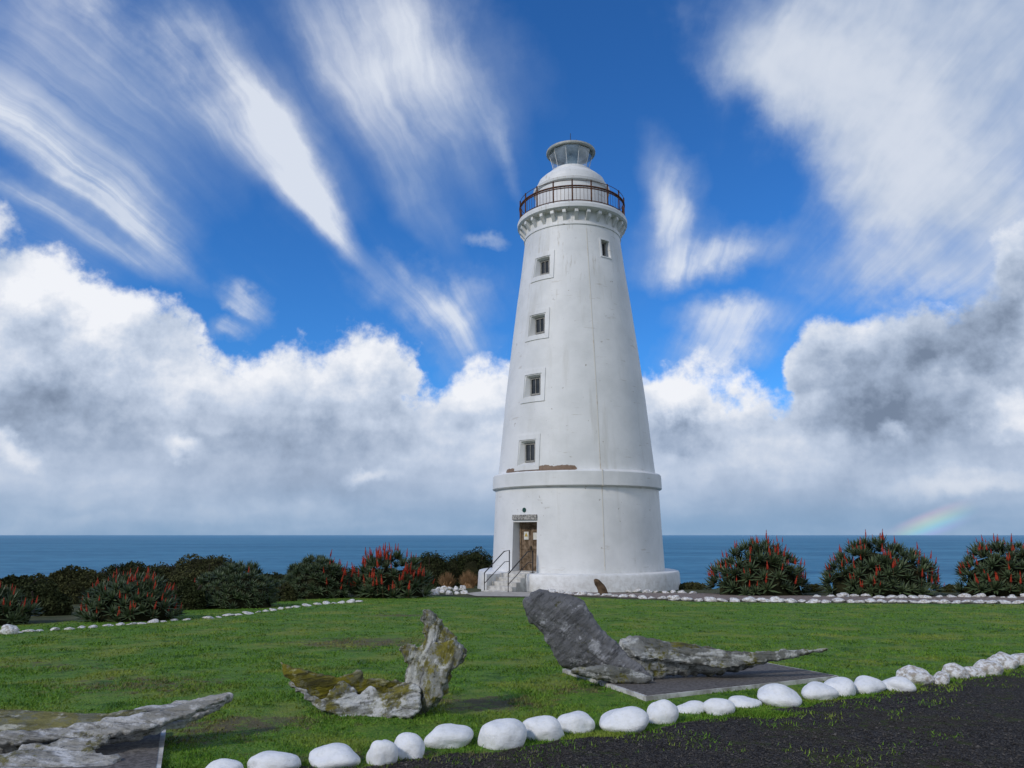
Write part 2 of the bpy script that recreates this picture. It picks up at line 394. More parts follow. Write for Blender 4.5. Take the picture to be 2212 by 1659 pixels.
for a in range(4):
    for b_ in range(3): bm.faces.new((vs[a*4+b_],vs[a*4+b_+1],vs[a*4+b_+5],vs[a*4+b_+4]))
struct(obj('water',bm,M_sea))
def sheet(name,poly,h,mat):
    bm=bmesh.new(); f=bm.faces.new([bm.verts.new((p[0],p[1],0)) for p in poly])
    bmesh.ops.triangulate(bm,faces=[f])
    bmesh.ops.bisect_plane(bm,geom=bm.verts[:]+bm.edges[:]+bm.faces[:],plane_co=(0,8,0),plane_no=(0,1,0))
    for v in bm.verts: v.co.z=(0 if v.co.y<8 else -.0315*(v.co.y-8))+h
    o=obj(name,bm,mat)
    me=o.data
    if me.polygons and me.polygons[0].normal.z<0: me.flip_normals()
    return struct(o)
def dense(pts,step,amp):
    out=[]
    for a,b_ in zip(pts[:-1],pts[1:]):
        a=Vector(a[:2]);b_=Vector(b_[:2]); n=max(1,int((b_-a).length/step))
        for i in range(n):
            p=a.lerp(b_,i/n); k=noise.fractal(Vector((p.x*2.3,p.y*2.3,3)),1,2,3)*amp
            out.append((p.x+k*.3,p.y+k))
    out.append(tuple(pts[-1][:2])); return out
back=[gp(u,v) for u,v in((20,1352),(150,1342),(300,1328),(450,1312),(600,1298),(785,1289),(940,1287),(1010,1291),(1145,1291),(1170,1286),(1330,1294),(1500,1300),(1700,1303),(2212,1306),(2500,1306))]
lawn_poly=[(-14,9.5),(-11,12)]+dense(back,.4,.12)+[(34,24),(34,-30),(-30,-30),(-30,5)]
sheet('lawn',lawn_poly,.004,M_lawn)
gb=[(-16,2.2),(-6,4.6)]+[tuple(gp(u,v)[:2]) for u,v in((480,1676),(592,1668),(723,1660),(822,1652),(884,1645),(971,1628),(1085,1623),(1175,1608),(1245,1596),(1346,1592),(1430,1574),(1500,1558),(1606,1546),(1686,1534),(1768,1520),(1873,1508),(1983,1488),(2062,1473),(2135,1464),(2205,1447))]
dv=Vector(gb[-1])-Vector(gb[-6]); gb.append(tuple(Vector(gb[-1])+dv*9))
gdense=dense(gb,.06,.13)
grav_poly=gdense+[(gb[-1][0]+2,-30),(-16,-30)]
sheet('gravel_drive',grav_poly,.010,M_grav)
pn=[gp(u,v) for u,v in((1165,1283),(1330,1291),(1500,1297),(1700,1299),(2212,1301),(2500,1301))]
pf=[gp(u,v) for u,v in((2500,1289),(2212,1289),(1760,1288),(1500,1282),(1330,1281),(1165,1279))]
sheet('path',[tuple(p[:2]) for p in pn+pf],.016,M_path)
sheet('concrete_apron',[tuple(gp(u,v)[:2]) for u,v in((1003,1283),(1040,1279),(1150,1280),(1172,1283),(1150,1290),(1030,1289))],.022,M_apron)
# ---------------------------------------------------------------- LIGHTHOUSE
LH=empty('lighthouse',(TX,TY,ZB))
tag(LH,'tall tapering white lighthouse with rusty gallery railing and glazed lantern beside the sea','lighthouse')
def lz(z): return z-ZB
PROF=[(4.01,-.06),(3.93,2.0),(3.87,3.60),(3.74,4.36),(3.62,5.6),(3.40,8.0),(3.12,10.5),(2.84,12.8),(2.60,14.6),(2.44,16.0),(2.42,16.95)]
def RAD(z):
    for (r0,z0),(r1,z1) in zip(PROF[:-1],PROF[1:]):
        if z<=z1: return r0+(r1-r0)*(z-z0)/(z1-z0)
    return PROF[-1][0]
def tower_hit(u,v):
    d=ray(u,v); t=25/d.y
    for i in range(4000):
        p=CAMP+d*t
        if math.hypot(p.x-TX,p.y-TY)<RAD(p.z): break
        t+=.005
    return math.atan2(p.x-TX,-(p.y-TY)),p.z
bm=bmesh.new(); prof=[]
for (r0,z0),(r1,z1) in zip(PROF[:-1],PROF[1:]):
    n=max(1,int((z1-z0)/1.0))
    for i in range(n): prof.append((r0+(r1-r0)*i/n,lz(z0+(z1-z0)*i/n)))
prof.append((PROF[-1][0],lz(PROF[-1][1])))
lathe_solid(bm,prof,128)
tower=obj('tower_wall',bm,M_white)
def frame_at(phi):
    n=Vector((math.sin(phi),-math.cos(phi),0)); t=Vector((math.cos(phi),math.sin(phi),0)); return n,t
def frustum(phi,zc,w0,h0,r0,w1,h1,r1,dz1=0):
    n,t=frame_at(phi); bm=bmesh.new(); L=[]
    for (w_,h_,r,dz) in((w0,h0,r0,0),(w1,h1,r1,dz1)):
        L.append([bm.verts.new(n*r+t*(sx_*w_/2)+Vector((0,0,lz(zc)+dz+sz_*h_/2))) for sx_,sz_ in((-1,-1),(1,-1),(1,1),(-1,1))])
    bm.faces.new(L[0]); bm.faces.new(L[1][::-1])
    for i in range(4): bm.faces.new((L[0][i],L[1][i],L[1][(i+1)%4],L[0][(i+1)%4]))
    return obj('cutter',bm,None)
wins=[]; cutters=[]
for (u,v,W,H) in((1138,977,.60,.84),(1150,833,.58,.80),(1160,701,.56,.76),(1171,575,.54,.72),(1308,537,.44,.80)):
    phi,z=tower_hit(u,v); r=RAD(z)
    small=u>1300
    k=1.10 if small else 1.62; kh=1.06 if small else 1.32
    dep=.30; w0=W*k; h0=H*kh
    ex=.4/dep
    cutters.append(frustum(phi,z,w0+(w0-W)*ex,h0+(h0-H)*ex,r+.4,W,H,r-dep))
    wins.append((phi,z,W,H,r,dep,small,w0,h0))
dphi,dz_=tower_hit(1131,1185)
DW,DH=1.22,2.10; DZ=.0
c=frustum(dphi,DZ+DH/2,DW+.3,DH+.02,4.5,DW,DH,3.35); cutters.append(c)
for cu in cutters:
    md=tower.modifiers.new('b','BOOLEAN'); md.operation='DIFFERENCE'; md.object=cu; md.solver='EXACT'
dg=bpy.context.evaluated_depsgraph_get(); dg.update()
nm=bpy.data.meshes.new_from_object(tower.evaluated_get(dg)); tower.modifiers.clear(); tower.data=nm
if not nm.materials: nm.materials.append(M_white)
for cu in cutters: bpy.data.objects.remove(cu)
bm=bmesh.new(); bm.from_mesh(nm)
for f in bm.faces: f.smooth=True
for e in bm.edges:
    if len(e.link_faces)==2 and e.calc_face_angle(0)>R(14): e.smooth=False
bm.to_mesh(nm); bm.free()
tower.parent=LH
def surf(phi,r,z): return Vector((math.sin(phi)*r,-math.cos(phi)*r,lz(z)))
def surround(name,phi,zc,wi,hi,wo,ho,proud,parent,mat):
    r=RAD(zc); bm=bmesh.new(); n=6; loops=[]
    for (w_,h_,pr) in((wi,hi,-.03),(wi,hi,proud),(wo,ho,proud),(wo,ho,-.03)):
        pts=[]
        for (a,b_) in(((-1,-1),(1,-1)),((1,-1),(1,1)),((1,1),(-1,1)),((-1,1),(-1,-1))):
            for i in range(n):
                s=i/n; X=(a[0]+(b_[0]-a[0])*s)*w_/2; Z=(a[1]+(b_[1]-a[1])*s)*h_/2
                pts.append(surf(phi+math.asin(X/r),RAD(zc+Z)+pr,zc+Z))
        loops.append([bm.verts.new(p) for p in pts])
    for A,B in zip(loops[:-1],loops[1:]):
        for i in range(len(A)):
            j=(i+1)%len(A); bm.faces.new((A[i],A[j],B[j],B[i]))
    return obj(name,bm,mat,parent)
def local_M(phi,r,z):
    n,t=frame_at(phi)
    M=Matrix(((t.x,-n.x,0,n.x*r),(t.y,-n.y,0,n.y*r),(0,0,1,lz(z)),(0,0,0,1)))
    return M      # local x = tangent, local y = inward, z up
def bx(name,M,boxes,mat,parent,smooth=False):
    bm=bmesh.new()
    for c,s in boxes: add_box(bm,c,s,M)
    return obj(name,bm,mat,parent)
for (phi,z,W,H,r,dep,small,w0,h0) in wins:
    M=local_M(phi,r-dep,z)
    fr=bx('window',M,[((-W/2+.03,-.04,0),(.06,.06,H)),((W/2-.03,-.04,0),(.06,.06,H)),((0,-.04,H/2-.03),(W-.12,.06,.06)),((0,-.04,-H/2+.035),(W-.12,.07,.07)),((0,-.035,.0),(.03,.04,H-.13))],M_frame,LH)
    bx('pane',M,[((0,-.012,0),(W-.10,.02,H-.1))],M_pane,fr)
    if not small: surround('window_surround',phi,z,w0+.04,h0+.04,w0+.42,h0+.50,.035,LH,M_trim)
    else: surround('window_surround',phi,z,w0+.02,h0+.02,w0+.2,h0+.14,.03,LH,M_trim)
# door
M=local_M(dphi,3.46,DZ)
dr=bx('door',M,[((-DW/2+.05,0,DH/2),(.10,.10,DH)),((DW/2-.05,0,DH/2),(.10,.10,DH)),((0,0,DH-.06),(DW-.2,.10,.12))],M_door,LH)
for s in(-1,1):
    xc=s*(DW/4-.05/2)
    b=[((xc,.03,(DH-.12)/2),(DW/2-.06,.04,DH-.13))]
    for k in range(4): b.append(((xc-.19+.126*k,.004,(DH-.12)/2),(.10,.012,DH-.3)))
    lf=bx('door_leaf',M,b,M_door,dr)
    for zc_ in(.25,1.0,1.75): bx('cross_rail',M,[((xc,-.01,zc_),(.46,.016,.12))],M_door,dr)
bx('warning_notice',M,[((-.24,-.03,1.52),(.26,.012,.34))],M_paper,dr)
bmn=bmesh.new(); tri=[bmn.verts.new(M@Vector(p)) for p in((-.34,-.04,1.48),(-.14,-.04,1.48),(-.24,-.04,1.66))]; bmn.faces.new(tri); obj('warning_triangle',bmn,M_yel,dr)
bx('paper_notice',M,[((.26,-.03,1.5),(.2,.012,.3))],M_paper,dr)
bx('door_handle',M,[((.04,-.05,1.0),(.03,.06,.14))],M_black,dr)
bx('door_sill',local_M(dphi,3.86,DZ),[((0,0,-.01),(DW+.02,.9,.06))],M_step,LH)
# plaque above door, curved with wall
def curved_plate(name,phi,z0,z1,wd,r_off,th,mat,parent):
    bm=bmesh.new(); n=10; rr=RAD((z0+z1)/2); g=[]
    for i in range(n+1):
        a=phi+(i/n-.5)*wd/rr
        g.append([bm.verts.new(surf(a,RAD(z)+o,z)) for (o,z) in((-.02,z0),(r_off+th,z0),(r_off+th,z1),(-.02,z1))])
    for i in range(n):
        for k in range(4): bm.faces.new((g[i][k],g[i+1][k],g[i+1][(k+1)%4],g[i][(k+1)%4]))
    bm.faces.new(g[0]); bm.faces.new(g[-1][::-1]); return obj(name,bm,mat,parent)
curved_plate('lintel_plaque',dphi,2.20,2.42,1.36,.02,.05,M_plaq,LH)
bm=bmesh.new(); Mx=local_M(dphi,RAD(2.62)+.005,2.62)@Matrix.Rotation(R(90),4,'X')
bmesh.ops.create_cone(bm,cap_ends=True,segments=24,radius1=.1,radius2=.1,depth=.04,matrix=Mx); obj('round_emblem',bm,M_green,LH)
# plinth, band, gallery
bm=bmesh.new(); lathe_solid(bm,[(4.72,lz(-1.3)),(4.66,lz(-.14)),(4.62,lz(-.06)),(4.55,lz(-.04)),(3.9,lz(-.03))],128); pl_=obj('plinth',bm,M_trim,LH)
bm=bmesh.new(); add_lathe(bm,[(3.80,lz(3.58)),(3.98,lz(3.62)),(4.02,lz(3.66)),(4.0,lz(4.24)),(3.96,lz(4.30)),(3.70,lz(4.36))],128); obj('band_course',bm,M_white,LH)
bm=bmesh.new(); lathe_solid(bm,[(2.46,lz(16.88)),(2.72,lz(16.90)),(2.80,lz(16.97)),(2.81,lz(17.14)),(2.78,lz(17.18)),(2.78,lz(17.22)),(1.9,lz(17.26))],128); obj('gallery_floor',bm,M_trim,LH)
bm=bmesh.new(); add_lathe(bm,[(2.43,lz(16.18)),(2.47,lz(16.20)),(2.47,lz(16.27)),(2.42,lz(16.30))],96); obj('moulding_ring',bm,M_trim,LH)
NB=28
for i in range(NB):
    phi=2*math.pi*i/NB; M=local_M(phi,2.38,0); bm=bmesh.new(); vs=[]
    pr=[(0,16.34),(0,16.885),(-.32,16.885),(-.32,16.74),(-.24,16.65),(-.08,16.44)]
    for s in(-.085,.085): vs.append([bm.verts.new(M@Vector((s,y,z))) for y,z in pr])
    bm.faces.new(vs[0]); bm.faces.new(vs[1][::-1])
    for k in range(len(pr)): 
        j=(k+1)%len(pr); bm.faces.new((vs[0][k],vs[1][k],vs[1][j],vs[0][j]))
    obj('bracket',bm,M_trim,LH)
# railing
RR=2.68; z0=17.22
for zz_,r_,nm_ in((z0+.10,.024,'lower_rail'),(z0+.84,.045,'hand_rail'),(z0+1.12,.014,'upper_rail')):
    bm=bmesh.new(); add_tube(bm,[(a,b_,lz(zz_)) for a,b_,_ in circle(RR,0)],r_,8,True); obj(nm_,bm,M_rust,LH,True)
bm=bmesh.new(); add_tube(bm,[(a,b_,lz(z0+.74)) for a,b_,_ in circle(RR,0)],.03,6,True); obj('mid_rail',bm,M_rust,LH,True)
bm=bmesh.new(); add_tube(bm,[(0,0,0),(0,0,1.18)],.036,8); post=obj('railing_post',bm,M_rust,LH)
bm=bmesh.new(); add_tube(bm,[(0,0,0),(0,0,.72)],.009,5); bal=obj('baluster',bm,M_rust,LH)
NP=18
for i in range(NP):
    a=2*math.pi*(i+.3)/NP; o=post if i==0 else post.copy()
    if i: COL.objects.link(o)
    o.parent=LH; o.location=(RR*math.cos(a),RR*math.sin(a),lz(z0-.02))
k=0
for i in range(NP*5):
    if i%5==0: continue
    a=2*math.pi*(i/5+.3)/NP; o=bal if k==0 else bal.copy()
    if k: COL.objects.link(o)
    k+=1; o.parent=LH; o.location=(RR*math.cos(a),RR*math.sin(a),lz(z0+.1))
# watch room and lantern
bm=bmesh.new(); add_lathe(bm,[(1.88,lz(17.24)),(1.86,lz(18.80)),(1.96,lz(18.84)),(1.98,lz(18.96)),(1.90,lz(19.0)),(1.84,lz(19.02))],96); obj('watch_room',bm,M_trim,LH,False)
bm=bmesh.new(); lathe_solid(bm,[(1.84,lz(19.0)),(1.83,lz(19.18)),(1.76,lz(19.20)),(1.74,lz(19.36)),(1.70,lz(19.46)),(1.60,lz(19.48)),(1.52,lz(19.64)),(1.40,lz(19.74)),(1.30,lz(19.75)),(1.22,lz(19.84)),(1.14,lz(19.88)),(1.14,lz(19.98)),(1.0,lz(20.0)),(.96,lz(20.12)),(.84,lz(20.14))],96)
o=obj('lantern_base',bm,M_trim,LH,False)
for nmx in('watch_room','lantern_base','plinth','band_course','gallery_floor','moulding_ring'):
    me=bpy.data.objects[nmx].data; bm=bmesh.new(); bm.from_mesh(me)
    for f in bm.faces: f.smooth=len(f.verts)<10
    for e in bm.edges:
        if len(e.link_faces)==2 and e.calc_face_angle(0)>R(25): e.smooth=False
    bm.to_mesh(me); bm.free()
gz0,gz1,gr0,gr1=20.12,21.12,.87,1.13
bm=bmesh.new(); add_lathe(bm,[(gr0,lz(gz0)),(gr1,lz(gz1))],10); glz=obj('lantern_glazing',bm,M_glass,LH)
for i in range(10):
    a=2*math.pi*i/10
    bm=bmesh.new(); add_tube(bm,[((gr0+.01)*math.cos(a),(gr0+.01)*math.sin(a),lz(gz0)),((gr1+.01)*math.cos(a),(gr1+.01)*math.sin(a),lz(gz1))],.017,6); obj('glazing_bar',bm,M_trim,glz)
bm=bmesh.new(); lathe_solid(bm,[(.22,lz(20.14)),(.28,lz(20.3)),(.32,lz(20.5)),(.32,lz(20.7)),(.26,lz(20.9)),(.20,lz(21.0))],32); obj('lamp_lens',bm,M_lens,LH,True)
bm=bmesh.new(); add_lathe(bm,[(.02,lz(21.20)),(1.10,lz(21.115)),(1.14,lz(21.12))],48); obj('lantern_ceiling',bm,M_under,LH)
bm=bmesh.new(); lathe_solid(bm,[(1.14,lz(21.13)),(1.27,lz(21.12)),(1.29,lz(21.16)),(1.28,lz(21.25)),(1.20,lz(21.28)),(.9,lz(21.36)),(.5,lz(21.46)),(.14,lz(21.54)),(.12,lz(21.62)),(.05,lz(21.66))],64); rf=obj('lantern_roof',bm,M_roof,LH)
bm=bmesh.new(); add_tube(bm,[(-.08,-.9,lz(21.3)),(-.08,-.9,lz(21.84))],.016,6); obj('lightning_rod',bm,M_black,LH)
bm=bmesh.new(); add_tube(bm,[(.22,-.9,lz(21.3)),(.22,-.9,lz(21.48))],.02,6); obj('vent_stub',bm,M_black,LH)
# vertical conductor strip down the front
pts=[]
cz=[16.0-11.6*i/39 for i in range(40)]+[4.37,4.31,4.25,3.66,3.61,3.58]+[3.5-3.4*i/12 for i in range(13)]
for z in cz:
    r=RAD(z)+.006
    if z in(4.31,4.25): r=4.012
    if z in(3.66,3.61): r=4.026
    pts.append(surf(R(11.5),r,z))
bm=bmesh.new()
prev=None
for p in pts:
    t=Vector((math.cos(R(11.5)),math.sin(R(11.5)),0)); n=Vector((math.sin(R(11.5)),-math.cos(R(11.5)),0))
    ring=[bm.verts.new(p+t*.018-n*.03),bm.verts.new(p+t*.018+n*.004),bm.verts.new(p-t*.018+n*.004),bm.verts.new(p-t*.018-n*.03)]
    if prev:
        for k in range(3): bm.faces.new((prev[k],prev[k+1],ring[k+1],ring[k]))
    prev=ring
M_cond=simple('stained_strip',(.66,.63,.56),(.46,.34,.22),1.5,.8,.2,.005,lo=.5,hi=.72)
obj('conductor_strip',bm,M_cond,LH)
# steps and handrails
bm=bmesh.new(); NS=5
Mst=local_M(dphi,0,0)
sw=1.35
for i in range(NS):
    top_=-.035-.165*i; r0=4.45+.27*i if i else 4.0; r1=4.72+.27*i
    add_box(bm,(0,-(r0+r1)/2,(top_-1.35)/2),(sw,r1-r0,top_+1.35),Mst)
st=obj('entrance_steps',bm,M_step,LH); 
bv=st.modifiers.new('bev','BEVEL'); bv.width=.02; bv.segments=2
bx('side_wall',Mst,[((-sw/2-.16,-4.95,-.62),(.3,1.25,1.1))],M_trim,LH)
for s in(-1,1):
    X=s*(sw/2+.02 if s>0 else sw/2-.06)
    bm=bmesh.new()
    A=Mst@Vector((X,-5.78,-.95)); B=Mst@Vector((X,-5.78,.0)); C=Mst@Vector((X,-4.55,.85)); D=Mst@Vector((X,-4.2,.9)); E=Mst@Vector((X,-4.2,-.03))
    add_tube(bm,[A,B,C,D,E],.024,8); 
    A2=Mst@Vector((X,-5.78,-.42)); C2=Mst@Vector((X,-4.5,.42)); add_tube(bm,[A2,C2,Mst@Vector((X,-4.2,.42))],.016,6)
    obj('handrail',bm,M_black,LH)
# ---------------------------------------------------------------- STONES
def stone_mesh(seed,sub,rough=.10,lump=.16):
    bm=bmesh.new(); bmesh.ops.create_icosphere(bm,subdivisions=sub,radius=1); o=Vector((seed*7.1,seed*3.3,0))
    for v in bm.verts:
        p=v.co.copy(); k=1+lump*noise.noise(p*.9+o)+rough*.5*noise.noise(p*2.2+o)+rough*.2*noise.noise(p*6+o)
        v.co=p*k
        if v.co.z<-.55: v.co.z=-.55+(v.co.z+.55)*.3
    me=bpy.data.meshes.new('boulder'); bm.to_mesh(me); bm.free()
    me.polygons.foreach_set('use_smooth',[True]*len(me.polygons)); return me
def stone_mat(name,dirty):
    m,t,b=newmat(name); v=coords(t,'Object')
    x,y,z=t.sep(v); n=t.noise(v,4,6,.65)
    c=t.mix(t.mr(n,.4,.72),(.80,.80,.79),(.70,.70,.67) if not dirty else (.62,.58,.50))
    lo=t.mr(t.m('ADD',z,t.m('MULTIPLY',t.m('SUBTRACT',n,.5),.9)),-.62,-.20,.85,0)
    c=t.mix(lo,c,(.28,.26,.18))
    if dirty: c=t.mix(t.mr(t.noise(v,2.2,7,.72),.45,.60,0,.8),c,(.30,.24,.17))
    else: c=t.mix(t.mr(t.noise(v,5,6,.7),.66,.71,0,.35),c,(.4,.38,.3))
    t.put(b.inputs['Base Color'],c); b.inputs['Roughness'].default_value=.6
    bump(t,b,t.m('ADD',t.noise(v,3,5,.6),t.m('MULTIPLY',t.noise(v,22,4,.7),.35)),.55 if dirty else .35,.05); return m
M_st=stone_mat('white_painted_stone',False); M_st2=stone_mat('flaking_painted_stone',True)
ords=['first','second','third','fourth','fifth','sixth','seventh','eighth','ninth','tenth','eleventh','twelfth','thirteenth','fourteenth','fifteenth','sixteenth','seventeenth','eighteenth','nineteenth','twentieth','twenty-first','twenty-second','twenty-third','twenty-fourth','twenty-fifth','twenty-sixth']
front=[(480,1650,1692,84),(592,1628,1674,112),(723,1614,1664,118),(822,1598,1658,68),(884,1590,1643,70),(971,1569,1620,106),(1085,1555,1621,92),(1175,1553,1604,88),(1245,1542,1587,74),(1346,1535,1585,106),(1430,1514,1567,70),(1492,1520,1546,62),(1553,1512,1549,62),(1606,1508,1532,68),(1686,1482,1529,93),(1768,1476,1516,74),(1813,1464,1507,68),(1873,1465,1503,78),(1940,1466,1499,66),(1983,1443,1482,70),(2033,1455,1483,38),(2062,1438,1471,52),(2100,1442,1467,46),(2135,1428,1463,58),(2167,1412,1449,62),(2205,1413,1441,48)]
desc=['white painted boulder cut off by the bottom edge','broad low white boulder at the bottom edge','widest flat white boulder near the bottom edge','tall narrow egg shaped white boulder','small round white boulder beside the egg shaped one','wide domed white boulder below the hooked bone','tall pointed white boulder, the highest near one','rounded white boulder right of the tall pointed one','small smooth white boulder with flat right shoulder','wide long white oval boulder below the upright bone','round upright white boulder','low small white boulder half sunk in grass','small white boulder left of the weeds','low flat white boulder behind the green weeds','large domed white boulder at the slab corner','white boulder just right of the large domed one','blocky white boulder at the slab right end','wide smooth white boulder','low white boulder, last smooth one before rough rocks','rough pitted white rock starting the flaking run','tiny flaking white rock between bigger ones','flaking white rock with grey patches','small flaking white rock','mottled flaking white rock','big flaking white rock near the right edge','flaking white rock at the right edge']
for i,(u,vt,vb,wd) in enumerate(front):
    rough=i>=19
    p=gp(u,vb-4); s=pxs(p); W=wd*s/2*1.03; H=(vb-vt)*s
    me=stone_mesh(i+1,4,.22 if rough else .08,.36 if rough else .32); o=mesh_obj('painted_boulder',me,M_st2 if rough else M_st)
    hz_=H*.60; o.scale=(W,W*random.uniform(.72,.9),hz_)
    yy_=p.y+W*.45
    o.location=(p.x*yy_/p.y,yy_,gz(p.x,p.y)+hz_*.40); o.rotation_euler=(0,random.uniform(-.16,.16),random.uniform(-.35,.35))
    tag(o,f'{desc[i]}, {ords[i]} from left in near row','stone','white boulders edging the gravel drive')
vmesh=[stone_mesh(100+i,3,.40,.6) for i in range(9)]
for m_ in vmesh: m_.materials.append(M_st2)
def rock_row(pts,gap,wr,label,group,jit=2,hk=.55):
    L=[Vector(p) for p in pts]; i=0; pos=L[0].copy(); seg=0
    while seg<len(L)-1:
        wpx=random.uniform(*wr); 
        d=L[seg+1]-L[seg]
        pos+=d.normalized()*wpx*.5
        while seg<len(L)-1 and (pos-L[seg]).length>(L[seg+1]-L[seg]).length:
            ov=(pos-L[seg]).length-(L[seg+1]-L[seg]).length; seg+=1
            if seg<len(L)-1: pos=L[seg]+(L[seg+1]-L[seg]).normalized()*ov
        if seg>=len(L)-1: break
        p=gp(pos.x,pos.y+random.uniform(-jit,jit)*.5); s=pxs(p); W=wpx*s*.50
        o=bpy.data.objects.new('edging_rock',random.choice(vmesh)); COL.objects.link(o)
        hh=W*random.uniform(hk*.7,hk*1.2); o.scale=(W,W*random.uniform(.7,1),hh)
        o.location=(p.x,p.y,gz(p.x,p.y)+hh*.35); o.rotation_euler=(random.uniform(-.2,.2),random.uniform(-.2,.2),random.uniform(0,6.28))
        tag(o,label,'rock',group)
        pos+=(L[min(seg+1,len(L)-1)]-L[seg]).normalized()*(wpx*.5+random.uniform(0,gap)); i+=1
    return i
rock_row([(1165,1279),(1240,1285),(1330,1289),(1420,1294)],3,(12,24),'small whitewashed rock edging the path in front of the lighthouse plinth','rocks before the lighthouse')
rock_row([(1420,1294),(1500,1298),(1700,1301),(2250,1303)],4,(16,32),'whitewashed rock in the lawn side row before the right hand aloes','rocks on lawn side of path',hk=.5)
rock_row([(1300,1278),(1400,1280),(1510,1282)],6,(12,20),'small whitewashed rock in the second row close to the lighthouse plinth','rocks on plinth side of path',jit=3)
rock_row([(1755,1289),(1900,1291),(2240,1292)],10,(14,28),'whitewashed rock in the far row at the foot of the right hand aloes','rocks on aloe side of path',jit=3,hk=.5)
rock_row([(440,1338),(520,1329),(620,1315),(700,1306),(790,1299)],4,(12,24),'low whitewashed rock in the curved row left of the lighthouse','rocks in curved left row',hk=.42)
rock_row([(30,1368),(120,1362),(220,1354),(300,1348),(420,1338)],14,(12,24),'low tan stained rock in the scattered row at the far left of the lawn','rocks in far left row',hk=.36)
rock_row([(930,1284),(960,1282),(1006,1283)],-3,(13,20),'whitewashed rock in the pile left of the entrance steps','rocks left of the steps',jit=8,hk=.8)
rock_row([(940,1277),(1002,1275)],-3,(12,18),'whitewashed rock in the pile left of the entrance steps','rocks left of the steps',jit=6,hk=.9)
p=gp(20,1370); o=bpy.data.objects.new('edging_rock',vmesh[2]); COL.objects.link(o); W=18*pxs(p); o.scale=(W,W*.8,W*.7); o.location=(p.x,p.y,p.z+W*.3)
tag(o,'larger round pale rock at the left edge of the lawn','rock')
# ---------------------------------------------------------------- BONES
def catmull(P,n=6):
    out=[]; N_=len(P)
    for i in range(N_):
        p0,p1,p2,p3=[P[(i+k-1)%N_] for k in range(4)]
        for j in range(n):
            t=j/n; out.append(.5*((2*p1)+(-p0+p2)*t+(2*p0-5*p1+4*p2-p3)*t*t+(-p0+3*p1-3*p2+p3)*t**3))
    return np.array(out)
def inflate(px,P0,Nn,T_,Rr,h=.012,warpf=None,tmin=.011,jag=0):
    """closed slab whose outline lies in the plane (P0,Nn); thickness T, rounded over Rr"""
    P0=Vector(P0); Nn=Vector(Nn).normalized()
    if Nn.y>0: Nn=-Nn
    e1=Vector((1,0,0)); e1=(e1-Nn*e1.dot(Nn)).normalized(); e2=Nn.cross(e1)
    if e2.z<0: e2=-e2
    pts=[]
    for u,v in px:
        d=ray(u,v); t=(P0-CAMP).dot(Nn)/d.dot(Nn); q_=CAMP+d*t-P0; pts.append(np.array((q_.dot(e1),q_.dot(e2))))
    C=catmull(pts,9)
    if jag: C=np.array([c_+jag*np.array([noise.noise(Vector((c_[0]*14,c_[1]*14,z_)))+.6*noise.noise(Vector((c_[0]*34,c_[1]*34,z_))) for z_ in (3,9)]) for c_ in C])
    mn=C.min(0)-h; mx=C.max(0)+h
    nx=int((mx[0]-mn[0])/h)+2; ny=int((mx[1]-mn[1])/h)+2
    X,Y=np.meshgrid(mn[0]+h*np.arange(nx),mn[1]+h*np.arange(ny),indexing='ij')
    A=C; B=np.roll(C,-1,0); ins=np.zeros(X.shape,bool); dm=np.full(X.shape,1e9)
    for a,b_ in zip(A,B):
        c_=((a[1]>Y)!=(b_[1]>Y)); 
        with np.errstate(divide='ignore',invalid='ignore'):
            xi=(b_[0]-a[0])*(Y-a[1])/(b_[1]-a[1]+1e-12)+a[0]
        ins^=c_&(X<xi)
        d=b_-a; L2=max(1e-12,(d**2).sum()); t=np.clip(((X-a[0])*d[0]+(Y-a[1])*d[1])/L2,0,1)
        dm=np.minimum(dm,(X-a[0]-t*d[0])**2+(Y-a[1]-t*d[1])**2)
    dm=np.sqrt(dm); V=[];Fc=[];idx={}
    k=np.clip(dm/Rr,0,1); th=T_*np.sqrt(np.clip(1-(1-k)**2,0,1))*.5+tmin
    for i in range(nx):
        for j in range(ny):
            if ins[i,j]:
                p=P0+e1*X[i,j]+e2*Y[i,j]; t=th[i,j]
                off=warpf(X[i,j],Y[i,j]) if warpf else 0
                idx[i,j]=len(V); V.append(p+Nn*(t+off)); V.append(p+Nn*(-t+off))
    edges={}
    for i in range(nx-1):
        for j in range(ny-1):
            c4=[(i,j),(i+1,j),(i+1,j+1),(i,j+1)]
            if all(c in idx for c in c4):
                f=[idx[c] for c in c4]; Fc.append(f); Fc.append([x+1 for x in f[::-1]])
                for a in range(4):
                    e=(f[a],f[(a+1)%4])
                    if (e[1],e[0]) in edges: edges[(e[1],e[0])]=None
                    else: edges[e]=1
    for (a,b_),v in edges.items():
        if v: Fc.append([b_,a,a+1,b_+1])
    return V,Fc
